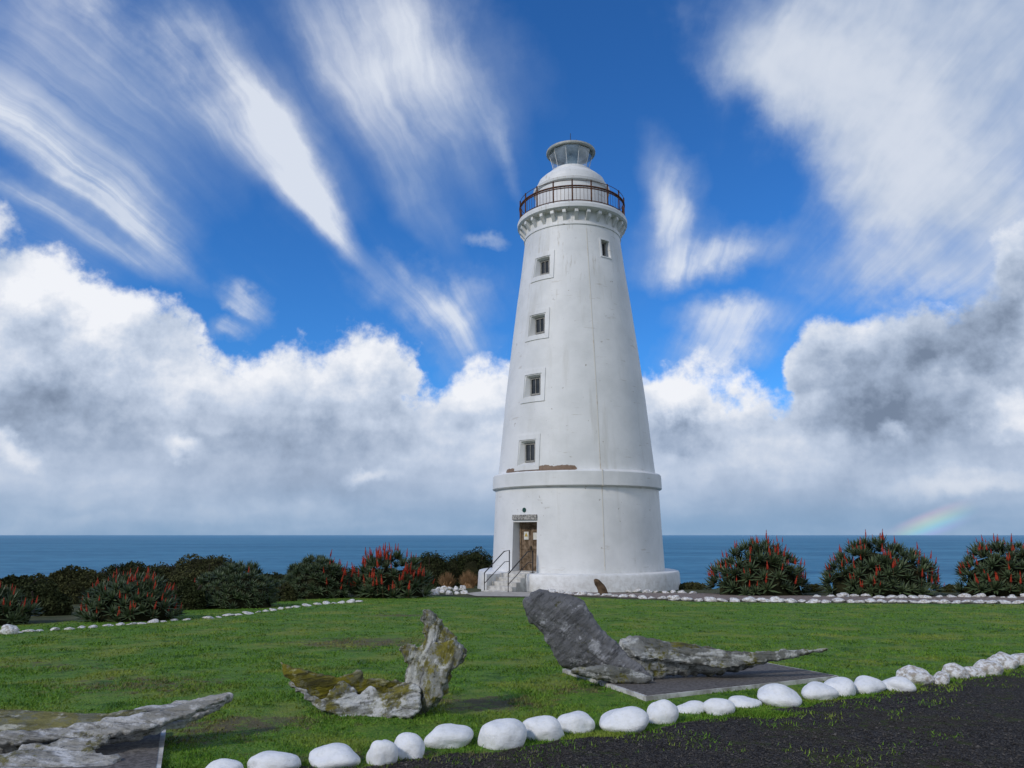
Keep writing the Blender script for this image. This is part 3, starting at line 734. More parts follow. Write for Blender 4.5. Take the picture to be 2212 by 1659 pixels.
def bone_part(name,pieces,parent,mat,amp=.02,vox=.012,seed=0,ang=0.0,groove=1.0,freq=9,pit=0,crumple=.005):
    """ang: direction of the grain in the x-z plane (radians)"""
    bm=bmesh.new()
    for V,Fc in pieces:
        vs=[bm.verts.new(v) for v in V]
        for f in Fc:
            try: bm.faces.new([vs[i] for i in f])
            except ValueError: pass
    loose=[v for v in bm.verts if not v.link_faces]; bmesh.ops.delete(bm,geom=loose,context='VERTS')
    me=bpy.data.meshes.new(name); bm.to_mesh(me); bm.free()
    o=bpy.data.objects.new(name,me); COL.objects.link(o)
    md=o.modifiers.new('r','REMESH'); md.mode='VOXEL'; md.voxel_size=vox
    ms=o.modifiers.new('s','SMOOTH'); ms.iterations=1; ms.factor=.5
    dg=bpy.context.evaluated_depsgraph_get(); dg.update()
    m2=bpy.data.meshes.new_from_object(o.evaluated_get(dg)); o.modifiers.clear(); o.data=m2
    so_=Vector((seed*5.3,seed,0)); ca,sa=math.cos(ang),math.sin(ang)
    N0=[v.normal.copy() for v in m2.vertices]
    for v,nn in zip(m2.vertices,N0):
        p=v.co; al=p.x*ca+p.z*sa; ac=-p.x*sa+p.z*ca
        g_=Vector((al*1.3+seed*3,ac*freq,p.y*freq*.8))
        k=noise.fractal((p+so_)*2.6,1,2,3)
        rg=noise.fractal(g_,.8,2.1,4)
        gr=abs(noise.noise(g_*.8+Vector((0,9,0)))); gr=max(0,.12-gr)*8   # narrow clefts
        pk=max(0,noise.noise((p+so_)*11)-.2)+max(0,noise.noise((p+so_)*22)-.25)*.6
        cr_=noise.fractal((p+so_)*13,.7,2,3)
        v.co=p+nn*(amp*(k*1.0+rg*.9*groove-gr*1.1*groove-pk*pit)+crumple*cr_*1.4)
    m2.materials.clear(); m2.materials.append(mat)
    m2.polygons.foreach_set('use_smooth',[True]*len(m2.polygons))
    o.location=-parent.location; o.parent=parent
    return o
def bone_mat(name,dark,light,lichen,la,ang=0.0,pale=.5,freq=22,str_=.8):
    m,t,b=newmat(name); v=coords(t)
    g=t.n.new('ShaderNodeNewGeometry'); pt=g.outputs['Pointiness']
    rv=t.mapping(v,(0,0,0),(0,ang,0),(1,1,1))     # grain along x after rotation
    n=t.noise(v,2.6,7,.65); n2=t.noise(t.mapping(rv,(0,0,0),(0,0,0),(1.6,freq*.6,freq)),1,6,.65); n3=t.noise(v,30,5,.7)
    n4=t.noise(t.mapping(rv,(2,0,0),(0,0,0),(4,freq*1.6,freq*2.6)),1,4,.65)
    c=t.mix(t.mr(n,.36,.66),dark,light)
    if la>0:
        c=t.mix(t.mr(t.m('ADD',t.m('MULTIPLY',t.noise(t.mapping(v,(4,0,1)),3.2,7,.76),.8),t.m('MULTIPLY',n3,.2)),.60-la*.16,.66-la*.14,0,.9),c,t.mix(t.mr(n4,.35,.65),lichen,tuple(x*.45 for x in lichen)))
    c=t.mix(t.mr(t.m('ADD',t.m('MULTIPLY',t.noise(v,5.2,7,.74),.6),t.m('MULTIPLY',t.noise(t.mapping(rv,(5,2,1),(0,0,0),(2,9,9)),1,5,.6),.4)),.56-pale*.10,.62-pale*.07,0,.8),c,tuple(min(.60,x*2.0) for x in light))
    c=t.mix(t.mr(n2,.50,.66,0,str_),c,tuple(x*.35 for x in dark))
    c=t.mix(t.mr(n4,.54,.66,0,.6),c,tuple(x*.30 for x in dark))
    c=t.mix(t.mr(n3,.56,.70,0,.5),c,tuple(x*.35 for x in dark))
    c=t.mix(t.mr(t.noise(v,9,6,.7),.62,.70,0,.75),c,(.022,.022,.018))
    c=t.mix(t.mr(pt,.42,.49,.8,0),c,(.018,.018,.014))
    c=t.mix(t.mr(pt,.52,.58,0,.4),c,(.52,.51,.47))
    t.put(b.inputs['Base Color'],c); b.inputs['Roughness'].default_value=.9; b.inputs['Specular IOR Level'].default_value=.15
    bump(t,b,t.m('ADD',t.m('ADD',n2,t.m('MULTIPLY',n4,.6)),t.m('MULTIPLY',n3,.5)),1.0,.028); return m
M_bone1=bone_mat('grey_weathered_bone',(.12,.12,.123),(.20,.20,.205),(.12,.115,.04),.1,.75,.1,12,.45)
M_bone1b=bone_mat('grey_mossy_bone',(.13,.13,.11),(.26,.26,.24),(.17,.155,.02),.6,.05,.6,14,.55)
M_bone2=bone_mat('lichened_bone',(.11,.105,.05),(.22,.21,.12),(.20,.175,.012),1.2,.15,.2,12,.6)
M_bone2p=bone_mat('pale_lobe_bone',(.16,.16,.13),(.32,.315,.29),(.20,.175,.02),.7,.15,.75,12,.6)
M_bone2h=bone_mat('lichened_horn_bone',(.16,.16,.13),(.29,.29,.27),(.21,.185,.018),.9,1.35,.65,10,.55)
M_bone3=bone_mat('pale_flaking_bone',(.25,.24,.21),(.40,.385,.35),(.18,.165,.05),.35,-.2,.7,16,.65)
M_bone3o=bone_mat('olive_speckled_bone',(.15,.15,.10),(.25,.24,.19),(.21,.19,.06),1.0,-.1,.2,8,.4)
# right skull
B1=gp(1400,1478); RB=empty('whale_bone',(B1.x-.3,B1.y,0))
tag(RB,'long weathered whale bone with tall grey upright blade, lying on the square concrete slab','whale bone')
plate=[(1130,1310),(1132,1294),(1146,1281),(1172,1275),(1205,1281),(1240,1287),(1264,1300),(1285,1335),(1310,1365),(1345,1398),(1380,1433),(1406,1460),(1409,1473),(1385,1479),(1340,1476),(1300,1462),(1255,1450),(1212,1442),(1196,1420),(1185,1390),(1163,1360),(1143,1340),(1133,1325)]
pc=inflate(plate,(B1.x,8.55,.0),(-.15,-1,.22),.24,.24,warpf=lambda x,y:.08*math.sin(2.6*y+1.3*x)-.04,jag=.025)
bone_part('upright_blade',[pc],RB,M_bone1,.018,.013,seed=1,ang=-.75,groove=.5,freq=6,pit=1.4,crumple=.004)
horiz=[(1330,1398),(1345,1382),(1365,1375),(1420,1386),(1470,1390),(1520,1396),(1570,1408),(1630,1409),(1700,1410),(1760,1407),(1740,1416),(1700,1424),(1650,1436),(1600,1450),(1550,1459),(1500,1460),(1440,1462),(1400,1472),(1375,1468),(1350,1440),(1335,1420)]
pc=inflate(horiz,(B1.x+.4,8.75,.0),(.25,-1,.45),.20,.20,warpf=lambda x,y:.03*math.sin(5*y),jag=.025)
pc2=inflate([(1480,1402),(1600,1407),(1700,1405),(1795,1399),(1800,1403),(1740,1414),(1690,1424),(1640,1434),(1540,1444)],(B1.x+.8,8.62,.12),(.05,-1,.6),.03,.05,tmin=.016,jag=.02)
pc3=inflate([(1350,1385),(1430,1392),(1560,1414),(1640,1426),(1560,1440),(1440,1430),(1370,1420)],(B1.x+.4,8.56,.12),(.25,-1,.9),.05,.05,jag=.04)
bone_part('long_snout_bone',[pc,pc2,pc3],RB,M_bone1b,.015,.012,seed=2,ang=-.08,groove=1.0,freq=9,pit=.8,crumple=.004)
pc=inflate([(1235,1446),(1300,1434),(1350,1445),(1400,1458),(1410,1474),(1390,1480),(1330,1478),(1270,1464)],(B1.x,8.38,.0),(0,-1,.5),.12,.10,jag=.02)
bone_part('lower_ridge',[pc],RB,M_bone1b,.012,seed=3,ang=-.3)
# middle bone
B2=gp(830,1556); MB_=empty('whale_bone',(B2.x,B2.y,0))
tag(MB_,'hook shaped whale bone standing on the grass, with upright horn and yellow green lichen','whale bone')
Y2=B2.y+.25
armb=[(602,1431),(610,1429),(640,1440),(690,1452),(735,1457),(755,1448),(768,1444),(784,1446),(800,1460),(850,1468),(880,1480),(890,1520),(860,1545),(800,1535),(740,1525),(690,1512),(650,1490),(618,1458)]
armf=[(606,1442),(622,1462),(645,1482),(672,1498),(700,1512),(716,1492),(728,1474),(748,1468),(762,1478),(772,1496),(785,1482),(805,1476),(825,1492),(850,1484),(885,1476),(915,1500),(905,1545),(885,1560),(850,1556),(800,1562),(750,1556),(700,1542),(662,1516),(628,1484)]
horn=[(861,1392),(880,1384),(900,1388),(909,1394),(911,1375),(907,1350),(907,1330),(918,1318),(936,1321),(948,1336),(964,1350),(979,1367),(993,1382),(1005,1404),(1006,1422),(988,1436),(974,1452),(968,1485),(948,1512),(928,1535),(902,1556),(878,1548),(868,1515),(872,1480),(882,1455),(872,1428),(860,1408)]
pa=inflate(armb,(B2.x,Y2+.26,0),(.15,-1,.0),.05,.06,warpf=lambda x,y:-.08*math.sin(3*x),jag=.025)
bone_part('curved_arm',[pa],MB_,M_bone2,.013,.011,seed=5,ang=-.15,groove=.9,freq=8,pit=.8,crumple=.004)
pb=inflate(armf,(B2.x,Y2-.16,0),(-.1,-1,.60),.05,.05,warpf=lambda x,y:.045*math.sin(7*x),jag=.03)
bone_part('front_lobe',[pb],MB_,M_bone2p,.016,.011,seed=7,ang=-.15,groove=1.1,freq=9,pit=1.3,crumple=.005)
pc=inflate(horn,(B2.x+.4,Y2+.02,0),(.25,-1,.1),.12,.13,warpf=lambda x,y:.06*math.sin(5*x+2*y),jag=.03)
pd=inflate([(925,1395),(945,1378),(975,1385),(1000,1405),(1006,1422),(988,1438),(974,1452),(957,1500),(905,1550),(885,1540),(900,1490),(915,1450)],(B2.x+.4,Y2-.10,0),(-.45,-1,.1),.05,.05,warpf=lambda x,y:.05*math.sin(7*x+3*y),jag=.035)
bone_part('upright_horn',[pc,pd],MB_,M_bone2h,.018,.011,seed=6,ang=1.2,groove=.9,freq=8,pit=1.5,crumple=.005)
# left bone
B3=gp(120,1640); LB=empty('whale_bone',(B3.x,B3.y,0))
tag(LB,'flat pale flaking whale bone tapering to a tip, cut off by the left edge','whale bone')
back_=[(-260,1566),(-100,1562),(0,1560),(110,1560),(215,1551),(330,1527),(430,1511),(490,1502),(502,1507),(470,1530),(410,1558),(350,1578),(270,1602),(200,1612),(100,1620),(0,1628),(-260,1640)]
pc=inflate(back_,(B3.x,6.0,.19),(.05,-.40,1),.04,.06,.014,jag=.025)
pe=inflate([(0,1588),(60,1580),(200,1562),(330,1540),(430,1519),(500,1503),(440,1536),(340,1570),(240,1592),(120,1602),(0,1612)],(B3.x,5.93,.29),(.05,-.60,1),.03,.03,.012,jag=.025)
bone_part('tapering_blade',[pc,pe],LB,M_bone3,.010,.011,seed=8,ang=.12,groove=1.4,freq=12,crumple=.003)
pf_=inflate([(-260,1545),(-100,1540),(0,1536),(110,1540),(215,1545),(290,1535),(320,1538),(250,1560),(150,1574),(0,1590),(-200,1600)],(B3.x,6.15,.27),(.0,-.25,1),.03,.05,.014,jag=.01)
bone_part('olive_plate',[pf_],LB,M_bone3o,.006,.013,seed=10,ang=.1,groove=.3,pit=.5,crumple=.002)
fl=[(10,1630),(60,1612),(130,1600),(190,1590),(232,1592),(236,1602),(205,1618),(222,1630),(245,1640),(215,1662),(160,1690),(60,1700),(-60,1690),(-80,1650)]
pc=inflate(fl,(B3.x,5.7,.17),(.1,-.4,1),.02,.03,.012,jag=.03)
fl2=[(-60,1665),(60,1650),(170,1640),(250,1634),(262,1644),(225,1664),(190,1690),(60,1720),(-60,1720)]
pc2=inflate(fl2,(B3.x,5.6,.10),(.05,-.35,1),.02,.03,.012,jag=.03)
bone_part('loose_flake',[pc,pc2],LB,M_bone3,.009,.011,seed=9,ang=.15,freq=11,groove=1.2,crumple=.003)
# slabs
M_slab=simple('exposed_aggregate',(.075,.066,.058),(.16,.145,.13),30,.8,.5,.01,90)
M_edge=simple('white_slab_edge',(.30,.28,.25),(.60,.59,.55),7,.8,.3,.01)
def slab(pxp,label,h=.05):
    P=[gp(*p_) for p_ in pxp]; c=sum(P,Vector())/4; root=empty('display_slab',(c.x,c.y,0)); tag(root,label,'slab')
    def poly(name,k,z0,z1,mat):
        bm=bmesh.new(); a=[];b_=[]
        for p_ in P:
            q_=(p_-c); L=q_.length; q_=q_*(1-k/L); a.append(bm.verts.new((q_.x,q_.y,gz(0,p_.y)+z0))); b_.append(bm.verts.new((q_.x,q_.y,gz(0,p_.y)+z1)))
        bm.faces.new(b_); bm.faces.new(a[::-1])
        for i in range(4): bm.faces.new((a[i],a[(i+1)%4],b_[(i+1)%4],b_[i]))
        return obj(name,bm,mat,root)
    poly('white_edge',0,-.05,h,M_edge); poly('slab_top',.045,h-.02,h+.005,M_slab)
slab([(1215,1454),(1395,1516),(1812,1470),(1645,1438)],'grey concrete slab with thin white edge under the right hand whale bone')
slab([(-250,1620),(-260,1760),(340,1720),(358,1586)],'grey concrete slab with white edge under the left hand whale bone',.05)
# ---------------------------------------------------------------- GRASS AND PEBBLES
def inpoly(X,Y,poly):
    ins=np.zeros(X.shape,bool); P=np.array([(p[0],p[1]) for p in poly])
    for a,b_ in zip(P,np.roll(P,-1,0)):
        c_=((a[1]>Y)!=(b_[1]>Y)); xi=(b_[0]-a[0])*(Y-a[1])/(b_[1]-a[1]+1e-12)+a[0]; ins^=c_&(X<xi)
    return ins
def gzv(Y): return np.where(Y<8,0,-.0315*(Y-8))
def tri_mesh(name,V,mat,nv=3):
    n=len(V)//nv; me=bpy.data.meshes.new(name); me.vertices.add(len(V)); me.vertices.foreach_set('co',V.astype(np.float32).ravel())
    me.loops.add(n*nv); me.loops.foreach_set('vertex_index',np.arange(n*nv,dtype=np.int32)); me.polygons.add(n)
    me.polygons.foreach_set('loop_start',np.arange(0,n*nv,nv,dtype=np.int32)); me.polygons.foreach_set('loop_total',np.full(n,nv,dtype=np.int32))
    me.update(); me.validate(); return mesh_obj(name,me,mat)
def blades(name,X,Y,hmin,hmax,mat,wk=.0009,hs=None):
    n=len(X); Z=gzv(Y)+.004; a=rng.uniform(0,6.283,n); h=rng.uniform(hmin,hmax,n)
    if hs is not None: h=h*hs
    wd=np.maximum(.003,Y*wk)*rng.uniform(.7,1.3,n)
    la=rng.uniform(0,6.283,n); ln=h*rng.uniform(.2,1.2,n)
    A=np.stack([X-np.cos(a)*wd,Y-np.sin(a)*wd,Z],1); B=np.stack([X+np.cos(a)*wd,Y+np.sin(a)*wd,Z],1); C_=np.stack([X+np.cos(la)*ln,Y+np.sin(la)*ln,Z+h],1)
    V=np.empty((n*3,3)); V[0::3]=A;V[1::3]=B;V[2::3]=C_; return tri_mesh(name,V,mat)
N=300000
y=1/rng.uniform(1/27,1/4.6,N); x=rng.uniform(-1,1,N)*(y*.78+1.5)
ok=inpoly(x,y,lawn_poly)&~inpoly(x,y,grav_poly)
x,y=x[ok],y[ok]
nz=np.array([noise.fractal(Vector((a,b_,0))*1.6,1,2,5) for a,b_ in zip(x,y)])
ov=np.zeros(len(x))
for (p,rx,ry,wt) in PATCHW: ov+=wt*np.clip(1.0-np.sqrt(((x-p.x)/rx/1.5)**2+((y-p.y)/ry/1.5)**2),0,1)
den=1-np.clip(ov*.8-nz*1.9-.12,0,.85)
ok=rng.random(len(x))<den
x,y,nz=x[ok],y[ok],nz[ok]
tag(blades('lawn_grass',x,y,.008,.026,M_blade,.0008,np.clip(1+nz*1.2,.4,2.0)),'short green lawn grass around the bones','grass',kind='stuff')
# weeds along the drive edge and in the gravel
g2=np.array(gdense); 
N=46000; i=rng.integers(10,max(20,len(g2)-140),N); sp_=rng.random(N)**2
x=g2[i,0]+rng.normal(0,.1,N); y=g2[i,1]+.10-sp_*.85+rng.normal(0,.04,N)
kk=np.array([noise.fractal(Vector((a*2.4,b_*3.2,5)),1,2,3) for a,b_ in zip(x,y)]); ok=kk>(-.12+sp_*.45); x,y=x[ok],y[ok]
N2=3200; p=gp(1640,1546); x=np.concatenate([x,p.x+rng.normal(0,.13,N2)]); y=np.concatenate([y,p.y+rng.normal(0,.06,N2)])
N3=30000; yy=1/rng.uniform(1/11,1/4.4,N3); xx=rng.uniform(-.7,1.2,N3)*(yy*.75+.5)
kk=np.array([noise.fractal(Vector((a*1.1,b_*1.6,9)),1,2,4) for a,b_ in zip(xx,yy)]); ok=inpoly(xx,yy,grav_poly)&(kk>.22)&(rng.random(N3)<.6)
x=np.concatenate([x,xx[ok]]); y=np.concatenate([y,yy[ok]])
ok=(y<10.5)&(y>4)
tag(blades('edge_weeds',x[ok],y[ok],.010,.042,M_blade),'tufty green weeds growing between the white boulders and gravel','weeds',kind='stuff')
N=44000
y=1/rng.uniform(1/11,1/4.2,N); x=rng.uniform(-.7,1.3,N)*(y*.75+.5)
ok=inpoly(x,y,grav_poly); x,y=x[ok],y[ok]; n=len(x)
oct_=np.array([(1,0,0),(0,1,0),(-1,0,0),(0,-1,0),(0,0,1),(0,0,-1)],float); of=[(0,1,4),(1,2,4),(2,3,4),(3,0,4),(1,0,5),(2,1,5),(3,2,5),(0,3,5)]
s=rng.uniform(.004,.010,n)*(1+(rng.random(n)>.97)*.9); V6=oct_[None]*s[:,None,None]*rng.uniform(.6,1.3,(n,6,1)); V6[:,:,2]*=.8
a=rng.uniform(0,6.28,n); ca,sa=np.cos(a),np.sin(a); X6=V6[:,:,0]*ca[:,None]-V6[:,:,1]*sa[:,None]; Y6=V6[:,:,0]*sa[:,None]+V6[:,:,1]*ca[:,None]
P6=np.stack([X6+x[:,None],Y6+y[:,None],V6[:,:,2]+(gzv(y)+.014)[:,None]],2)
Vt=P6[:,np.array(of).ravel(),:].reshape(-1,3)
tag(tri_mesh('loose_gravel',Vt,M_peb),'loose dark gravel chips on the drive','gravel',kind='stuff')
# ---------------------------------------------------------------- PLANTS
def leafmat(name,a,b_,sc=3,rough=.6,spec=.3):
    m,t,b=newmat(name); v=coords(t); n=t.noise(v,sc,4,.6); n2=t.noise(v,sc*7,2,.5)
    c=t.mix(t.mr(n,.3,.7),a,b_); c=t.mix(t.mr(n2,.35,.7,0,.5),c,tuple(x*1.5 for x in b_))
    t.put(b.inputs['Base Color'],c); b.inputs['Roughness'].default_value=rough; b.inputs['Specular IOR Level'].default_value=spec; return m
M_aloe=leafmat('aloe_leaf',(.034,.056,.024),(.078,.108,.046),2.2,.5,.4)
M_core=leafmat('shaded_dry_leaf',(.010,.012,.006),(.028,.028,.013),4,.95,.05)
M_scrub=leafmat('coastal_scrub_leaf',(.020,.028,.011),(.045,.053,.019),1.2,.8,.1)
M_scrub2=leafmat('olive_scrub_leaf',(.034,.038,.014),(.068,.070,.026),1.4,.8,.1)
M_twig=simple('grey_brown_twig',(.04,.03,.02),(.08,.065,.05),8,.9,.2,.01)
M_flow=simple('red_aloe_flower',(.30,.016,.010),(.52,.06,.018),4,.6,0)
M_stalk=simple('flower_stalk',(.08,.05,.025),(.12,.08,.035),4,.7,0)
M_dry=simple('dry_grass',(.22,.12,.05),(.36,.22,.11),5,.9,0)
M_dry2=simple('brown_weathered_fin',(.05,.032,.018),(.13,.085,.05),5,.9,.4,.01)
def spike_mesh(seed):
    rs=random.Random(seed); bm=bmesh.new(); add_tube(bm,[(0,0,-.6),(0,0,.45)],[.020,.012],5)
    for r in range(9):
        z=.34+r*.075; rad=.095*(1-r/9)**.7+.008
        for k in range(6):
            a=k*1.047+r*.5; d=Vector((math.cos(a),math.sin(a),0)); p=Vector((0,0,z+.05))
            tip=p+d*rad*rs.uniform(.9,1.3)+Vector((0,0,-.07 if r<6 else .03)); s_=Vector((-d.y,d.x,0))*.020
            v=[bm.verts.new(p+s_),bm.verts.new(p-s_),bm.verts.new(tip-s_),bm.verts.new(tip+s_)]; bm.faces.new(v)
    nstalk=len(bm.faces)-54
    add_tube(bm,[(0,0,.34),(0,0,.6),(0,0,1.02)],[.045,.04,.008],6)
    me=bpy.data.meshes.new('flower_spike'); 
    bm.faces.ensure_lookup_table()
    for i,f in enumerate(bm.faces): f.material_index=0 if i<nstalk else 1
    bm.to_mesh(me); bm.free(); me.materials.append(M_stalk); me.materials.append(M_flow); return me
spikes=[spike_mesh(i) for i in range(4)]
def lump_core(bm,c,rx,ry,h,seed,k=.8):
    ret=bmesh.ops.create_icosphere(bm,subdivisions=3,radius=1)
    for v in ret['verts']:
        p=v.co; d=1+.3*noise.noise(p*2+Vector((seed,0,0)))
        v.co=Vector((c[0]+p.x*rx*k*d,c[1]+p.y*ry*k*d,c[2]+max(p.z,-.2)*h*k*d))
def aloe(u,vb,wpx,hpx,label,nros,nsp,seed,spz=1.0,sp_side=0,depth=.8,rk=1.0):
    rs=random.Random(seed); p=gp(u,vb); s=pxs(p); rx=wpx*s/2; ry=rx*depth; H=hpx*s
    cy=p.y+ry*.9; kx=cy/p.y; c=Vector((p.x*kx,cy,0)); rx*=.5+.5*kx
    c.z=gz(c.x,min(c.y,33)); root=empty('aloe_bush',c); tag(root,label,'aloe bush','red flowering aloe bushes')
    L0=28*s*rk
    V=[];Fc=[]; ros=[]
    for i in range(nros):
        for _ in range(30):
            a=rs.uniform(0,6.283); zz_=rs.random()**.75; q_=math.sqrt(1-zz_*zz_)
            d=Vector((math.cos(a)*q_,math.sin(a)*q_,zz_))
            if d.y<.75: 
                c0=Vector((d.x*rx*.88,d.y*ry*.86,d.z*(H-L0*.5)*.95+L0*.12))
                if all((c0-r_[0]).length>L0*.72 for r_ in ros): break
        f=1+.20*noise.noise(d*2.4+Vector((seed,0,0))); c0=Vector((c0.x*f,c0.y*f,c0.z*f))
        nr=(Vector((d.x/rx,d.y/ry,d.z/H)).normalized()*.6+Vector((0,0,.65))).normalized(); ros.append((c0,nr))
        ref=nr.cross(Vector((0,1,.1))).normalized(); rf2=nr.cross(ref)
        nl=rs.randint(22,28); Ls=L0*rs.uniform(.8,1.25)
        for k in range(nl):
            b_=k*2.399; t=k/nl; open_=.25+1.15*(1-t)
            side=ref*math.cos(b_)+rf2*math.sin(b_)
            dr_=(nr*math.cos(open_)+side*math.sin(open_)).normalized(); Lf=Ls*rs.uniform(.75,1.1)*(1-.35*t)
            wv_=dr_.cross(nr); wv_=wv_.normalized() if wv_.length>.01 else ref
            w0=Ls*.07
            pts=[c0,c0+dr_*Lf*.4,c0+dr_*Lf*.75+nr*Lf*.07,c0+dr_*Lf*.98+nr*Lf*.2]
            if t<.4: pts[2]+=Vector((0,0,-Lf*.06)); pts[3]+=Vector((0,0,-Lf*.12))
            b0=len(V)
            for pt,w_ in zip(pts[:3],(w0,w0*.9,w0*.5)): V.append(pt+wv_*w_); V.append(pt-wv_*w_)
            V.append(pts[3]); Fc+= [[b0,b0+1,b0+3,b0+2],[b0+2,b0+3,b0+5,b0+4],[b0+4,b0+5,b0+6]]
    npobj('foliage',[tuple(v) for v in V],Fc,M_aloe,root)
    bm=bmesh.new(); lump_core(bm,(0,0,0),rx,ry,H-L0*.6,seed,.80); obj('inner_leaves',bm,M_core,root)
    vis=[r_ for r_ in ros if r_[0].y<ry*.3]
    for i in range(min(98,nsp)):
        c0,nr=rs.choice(vis)
        if sp_side and rs.random()<.85:
            cand=[r_ for r_ in vis if r_[0].x*sp_side>rx*.25]; c0,nr=rs.choice(cand)
        o=bpy.data.objects.new('flower_spike',spikes[i%4]); COL.objects.link(o); o.parent=root
        hz2=rs.uniform(.5,1.1)*spz*24*s
        o.location=c0+nr*L0*.25+Vector((rs.uniform(-.35,.35)*L0,rs.uniform(-.3,.1)*L0,L0*.15)); o.scale=(hz2*1.1,hz2*1.1,hz2)
        dr_=(nr*.45+Vector((rs.uniform(-.22,.22),rs.uniform(-.1,.1),1))).normalized(); o.rotation_euler=dr_.to_track_quat('Z','Y').to_euler()
    return root
aloe(1643,1288,216,118,'domed aloe bush with scattered red flowers, the nearest one right of the lighthouse',84,78,11)
aloe(1906,1290,272,124,'widest aloe bush with red flowers, between its two neighbours on the right',108,92,12)
aloe(2180,1290,218,124,'aloe bush with red flowers cut off by the right edge of the photo',84,76,13)
aloe(843,1293,180,98,'aloe bush crowded with tall red flowers just left of the lighthouse',66,98,14,1.2)
aloe(279,1345,224,98,'low aloe bush with red flowers nearest the left end of the stone row',84,82,15,.95)
aloe(505,1316,204,96,'grey green aloe bush without flowers behind the curved row of rocks',170,2,16,rk=.62)
aloe(682,1294,168,90,'aloe bush with a few red flowers on its right side only',150,20,17,1.0,1,rk=.6)
aloe(-2,1352,140,76,'aloe bush with red flowers cut off by the left edge of the photo',52,36,18,.9)
def leaf_cloud(c,rx,ry,h,n,size,seed):
    r_=np.random.default_rng(seed); d=r_.normal(size=(n,3)); d/=np.linalg.norm(d,axis=1)[:,None]; d[:,2]=np.abs(d[:,2])
    lump=np.array([1+.24*noise.noise(Vector(v*2.2)+Vector((seed,0,0)))+.12*noise.noise(Vector(v*6)+Vector((seed,5,0))) for v in d])
    rad=lump*(1-.18*r_.random(n)**2)
    P=d*rad[:,None]*np.array((rx,ry,h))+np.array(c); 
    a=r_.normal(size=(n,3)); a/=np.linalg.norm(a,axis=1)[:,None]; b_=np.cross(a,r_.normal(size=(n,3))); b_/=np.linalg.norm(b_,axis=1)[:,None]
    s_=size*r_.uniform(.6,1.4,n)[:,None]
    V=np.empty((n*4,3)); V[0::4]=P-a*s_;V[1::4]=P+b_*s_*.6;V[2::4]=P+a*s_;V[3::4]=P-b_*s_*.6
    return V
def shrub(u0,u1,vt,Y,label,mat,seed,n=6000,dp=.6,leaf=.038,name='coastal_shrub',group='dark scrub above the cliff',wide=1.3):
    mid=(u0+u1)/2; hw=(u1-u0)/2*wide; u0,u1=mid-hw,mid+hw
    A=at_y((u0+u1)/2,vt,Y); x=A.x; g=gz(x,min(Y,42)); rx=(u1-u0)*pxs(A)/2; H=max(.3,A.z-g); root=empty(name,(x,Y,g)); tag(root,label,'shrub',group)
    rs=random.Random(seed); lob=[(0,0,0,rx*.85,rx*dp*.8,H*.93)]
    for i in range(5): 
        a=-1+2*(i+rs.random()*.6)/5; lob.append((a*rx*.62,rs.uniform(-.5,.0)*rx*dp,0,rx*rs.uniform(.30,.45),rx*dp*.5,H*rs.uniform(.66,.95)*(1-.2*abs(a))))
    n=int(n*1.7)
    parts=[leaf_cloud(l[:3],l[3],l[4],l[5],n//6*(3 if i==0 else 1),leaf,seed+i) for i,l in enumerate(lob)]
    o=tri_mesh('foliage',np.concatenate(parts),mat,4); o.parent=root
    bm=bmesh.new()
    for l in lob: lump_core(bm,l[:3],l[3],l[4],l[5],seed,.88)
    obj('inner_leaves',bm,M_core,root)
    bm=bmesh.new()
    for i in range(5):
        a=rs.uniform(0,6.28); add_tube(bm,[(0,0,-.1),(math.cos(a)*rx*.3,math.sin(a)*rx*.2,H*.4),(math.cos(a)*rx*.6,math.sin(a)*rx*.4,H*.8)],[.06,.04,.015],5)
    obj('branches',bm,M_twig,root)
shrub(-60,110,1236,21,'dark rounded shrub at the left edge above the sea',M_scrub,31,8000)
shrub(85,235,1222,24,'dark shrub second from the left edge, behind the red aloe',M_scrub2,32,8000)
shrub(205,360,1214,27,'dark shrub behind the low red aloe, third from the left edge',M_scrub,33,8000)
shrub(335,565,1198,28,'largest and highest dark shrub on the left, behind the flowerless aloe',M_scrub2,34,12000)
shrub(540,660,1236,30,'small low dark shrub between the flowerless aloe and its right neighbour',M_scrub,35,5000)
shrub(625,735,1204,31,'olive shrub rising behind the aloe with few flowers',M_scrub2,46,6000)
shrub(880,975,1188,38,'dark shrub rising just behind the crowded red aloe',M_scrub,36,6000)
shrub(960,1085,1183,40,'dark shrub reaching the left wall of the lighthouse',M_scrub,37,9000)
shrub(730,800,1226,34,'small dark shrub between the two aloes left of the lighthouse',M_scrub,38,3000)
shrub(20,150,1262,19,'low dark shrub left of the low red aloe',M_scrub,43,6000)
shrub(375,440,1252,21,'little dark shrub between the low red aloe and the flowerless one',M_scrub,44,3500,wide=1.5)
shrub(590,640,1258,25,'little olive shrub right of the flowerless aloe',M_scrub2,45,2500)
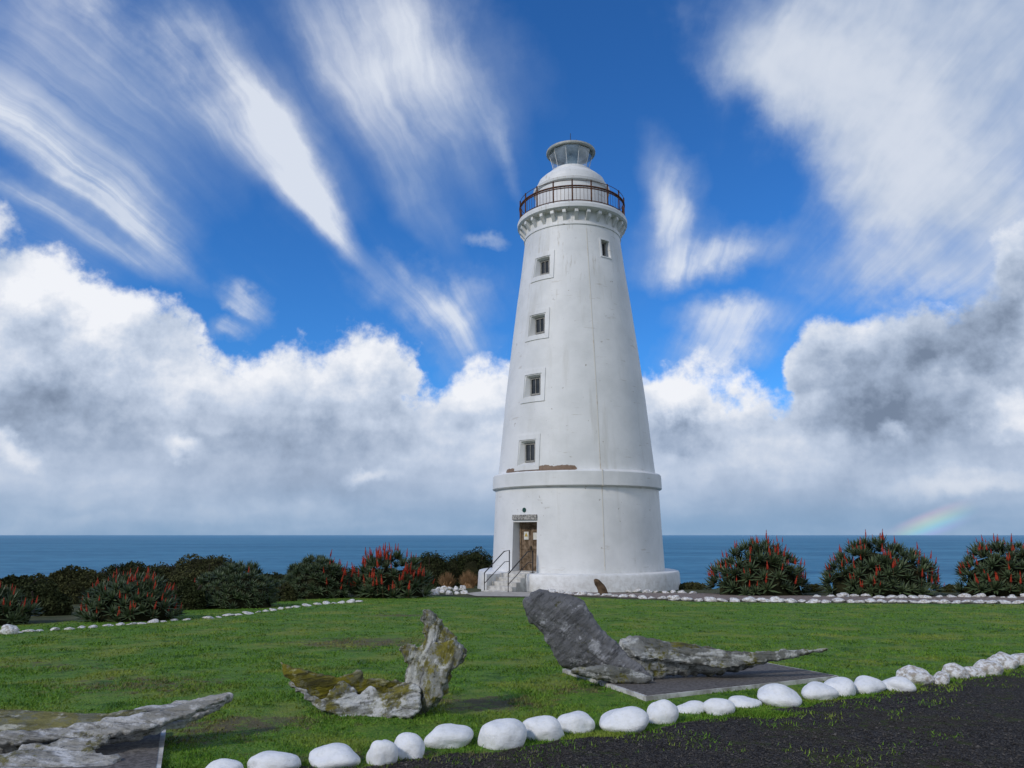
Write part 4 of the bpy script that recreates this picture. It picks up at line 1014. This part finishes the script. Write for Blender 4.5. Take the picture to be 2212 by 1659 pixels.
shrub(1462,1530,1264,34.5,'low dark shrub right of the lighthouse plinth',M_scrub2,39,2500)
shrub(1735,1785,1262,31.5,'low dark shrub in the gap between the first two right hand aloes',M_scrub2,40,2000)
shrub(2035,2075,1276,31.5,'low dark shrub in the gap before the rightmost aloe',M_scrub2,41,2000)
shrub(925,1000,1246,38.5,'low brown green shrub behind the dry grass clumps',M_scrub2,42,3500)
def tuft(u,vb,wpx,hpx,mat,label,seed,n=420,lean=0):
    p=gp(u,vb); s=pxs(p); r_=np.random.default_rng(seed); W=wpx*s/2; H=hpx*s
    root=empty('dry_grass_clump',(p.x,p.y,p.z)); tag(root,label,'grass clump')
    a=r_.uniform(0,6.28,n); k=r_.random(n); bx_=np.cos(a)*k*W*.35; by_=np.sin(a)*k*W*.35; tx=np.cos(a)*k*W*1.05+lean*W; ty=np.sin(a)*k*W; h=H*(1-.45*k**2)*r_.uniform(.6,1.05,n)
    wd=.016; V=np.empty((n*3,3)); V[0::3]=np.stack([bx_-wd,by_,0*h],1);V[1::3]=np.stack([bx_+wd,by_+wd,0*h],1);V[2::3]=np.stack([tx,ty,h],1)
    o=tri_mesh('blades',V,mat); o.parent=root
    bm=bmesh.new(); lump_core(bm,(lean*W*.4,0,0),W*.6,W*.6,H*.6,seed,.8); obj('inner_thatch',bm,mat,root)
tuft(966,1268,48,34,M_dry,'dry orange brown grass clump beside the crowded red aloe',51)
tuft(1012,1270,52,40,M_dry,'dry orange brown grass clump left of the entrance steps',52)
# brown leaning fin at the foot of the plinth
pfn=gp(1302,1286); FN=empty('weathered_fin',(pfn.x,pfn.y,pfn.z))
tag(FN,'small dark brown leaning fin shaped relic standing against the front of the plinth','relic')
pc=inflate([(1283,1252),(1290,1250),(1300,1257),(1308,1268),(1315,1287),(1296,1287),(1290,1272),(1284,1262)],(pfn.x,pfn.y,pfn.z),(-.2,-1,.0),.12,.12,.02,tmin=.03)
bone_part('fin_body',[pc],FN,M_dry2,.02,.03,seed=12,ang=-1,groove=.5,crumple=.006)
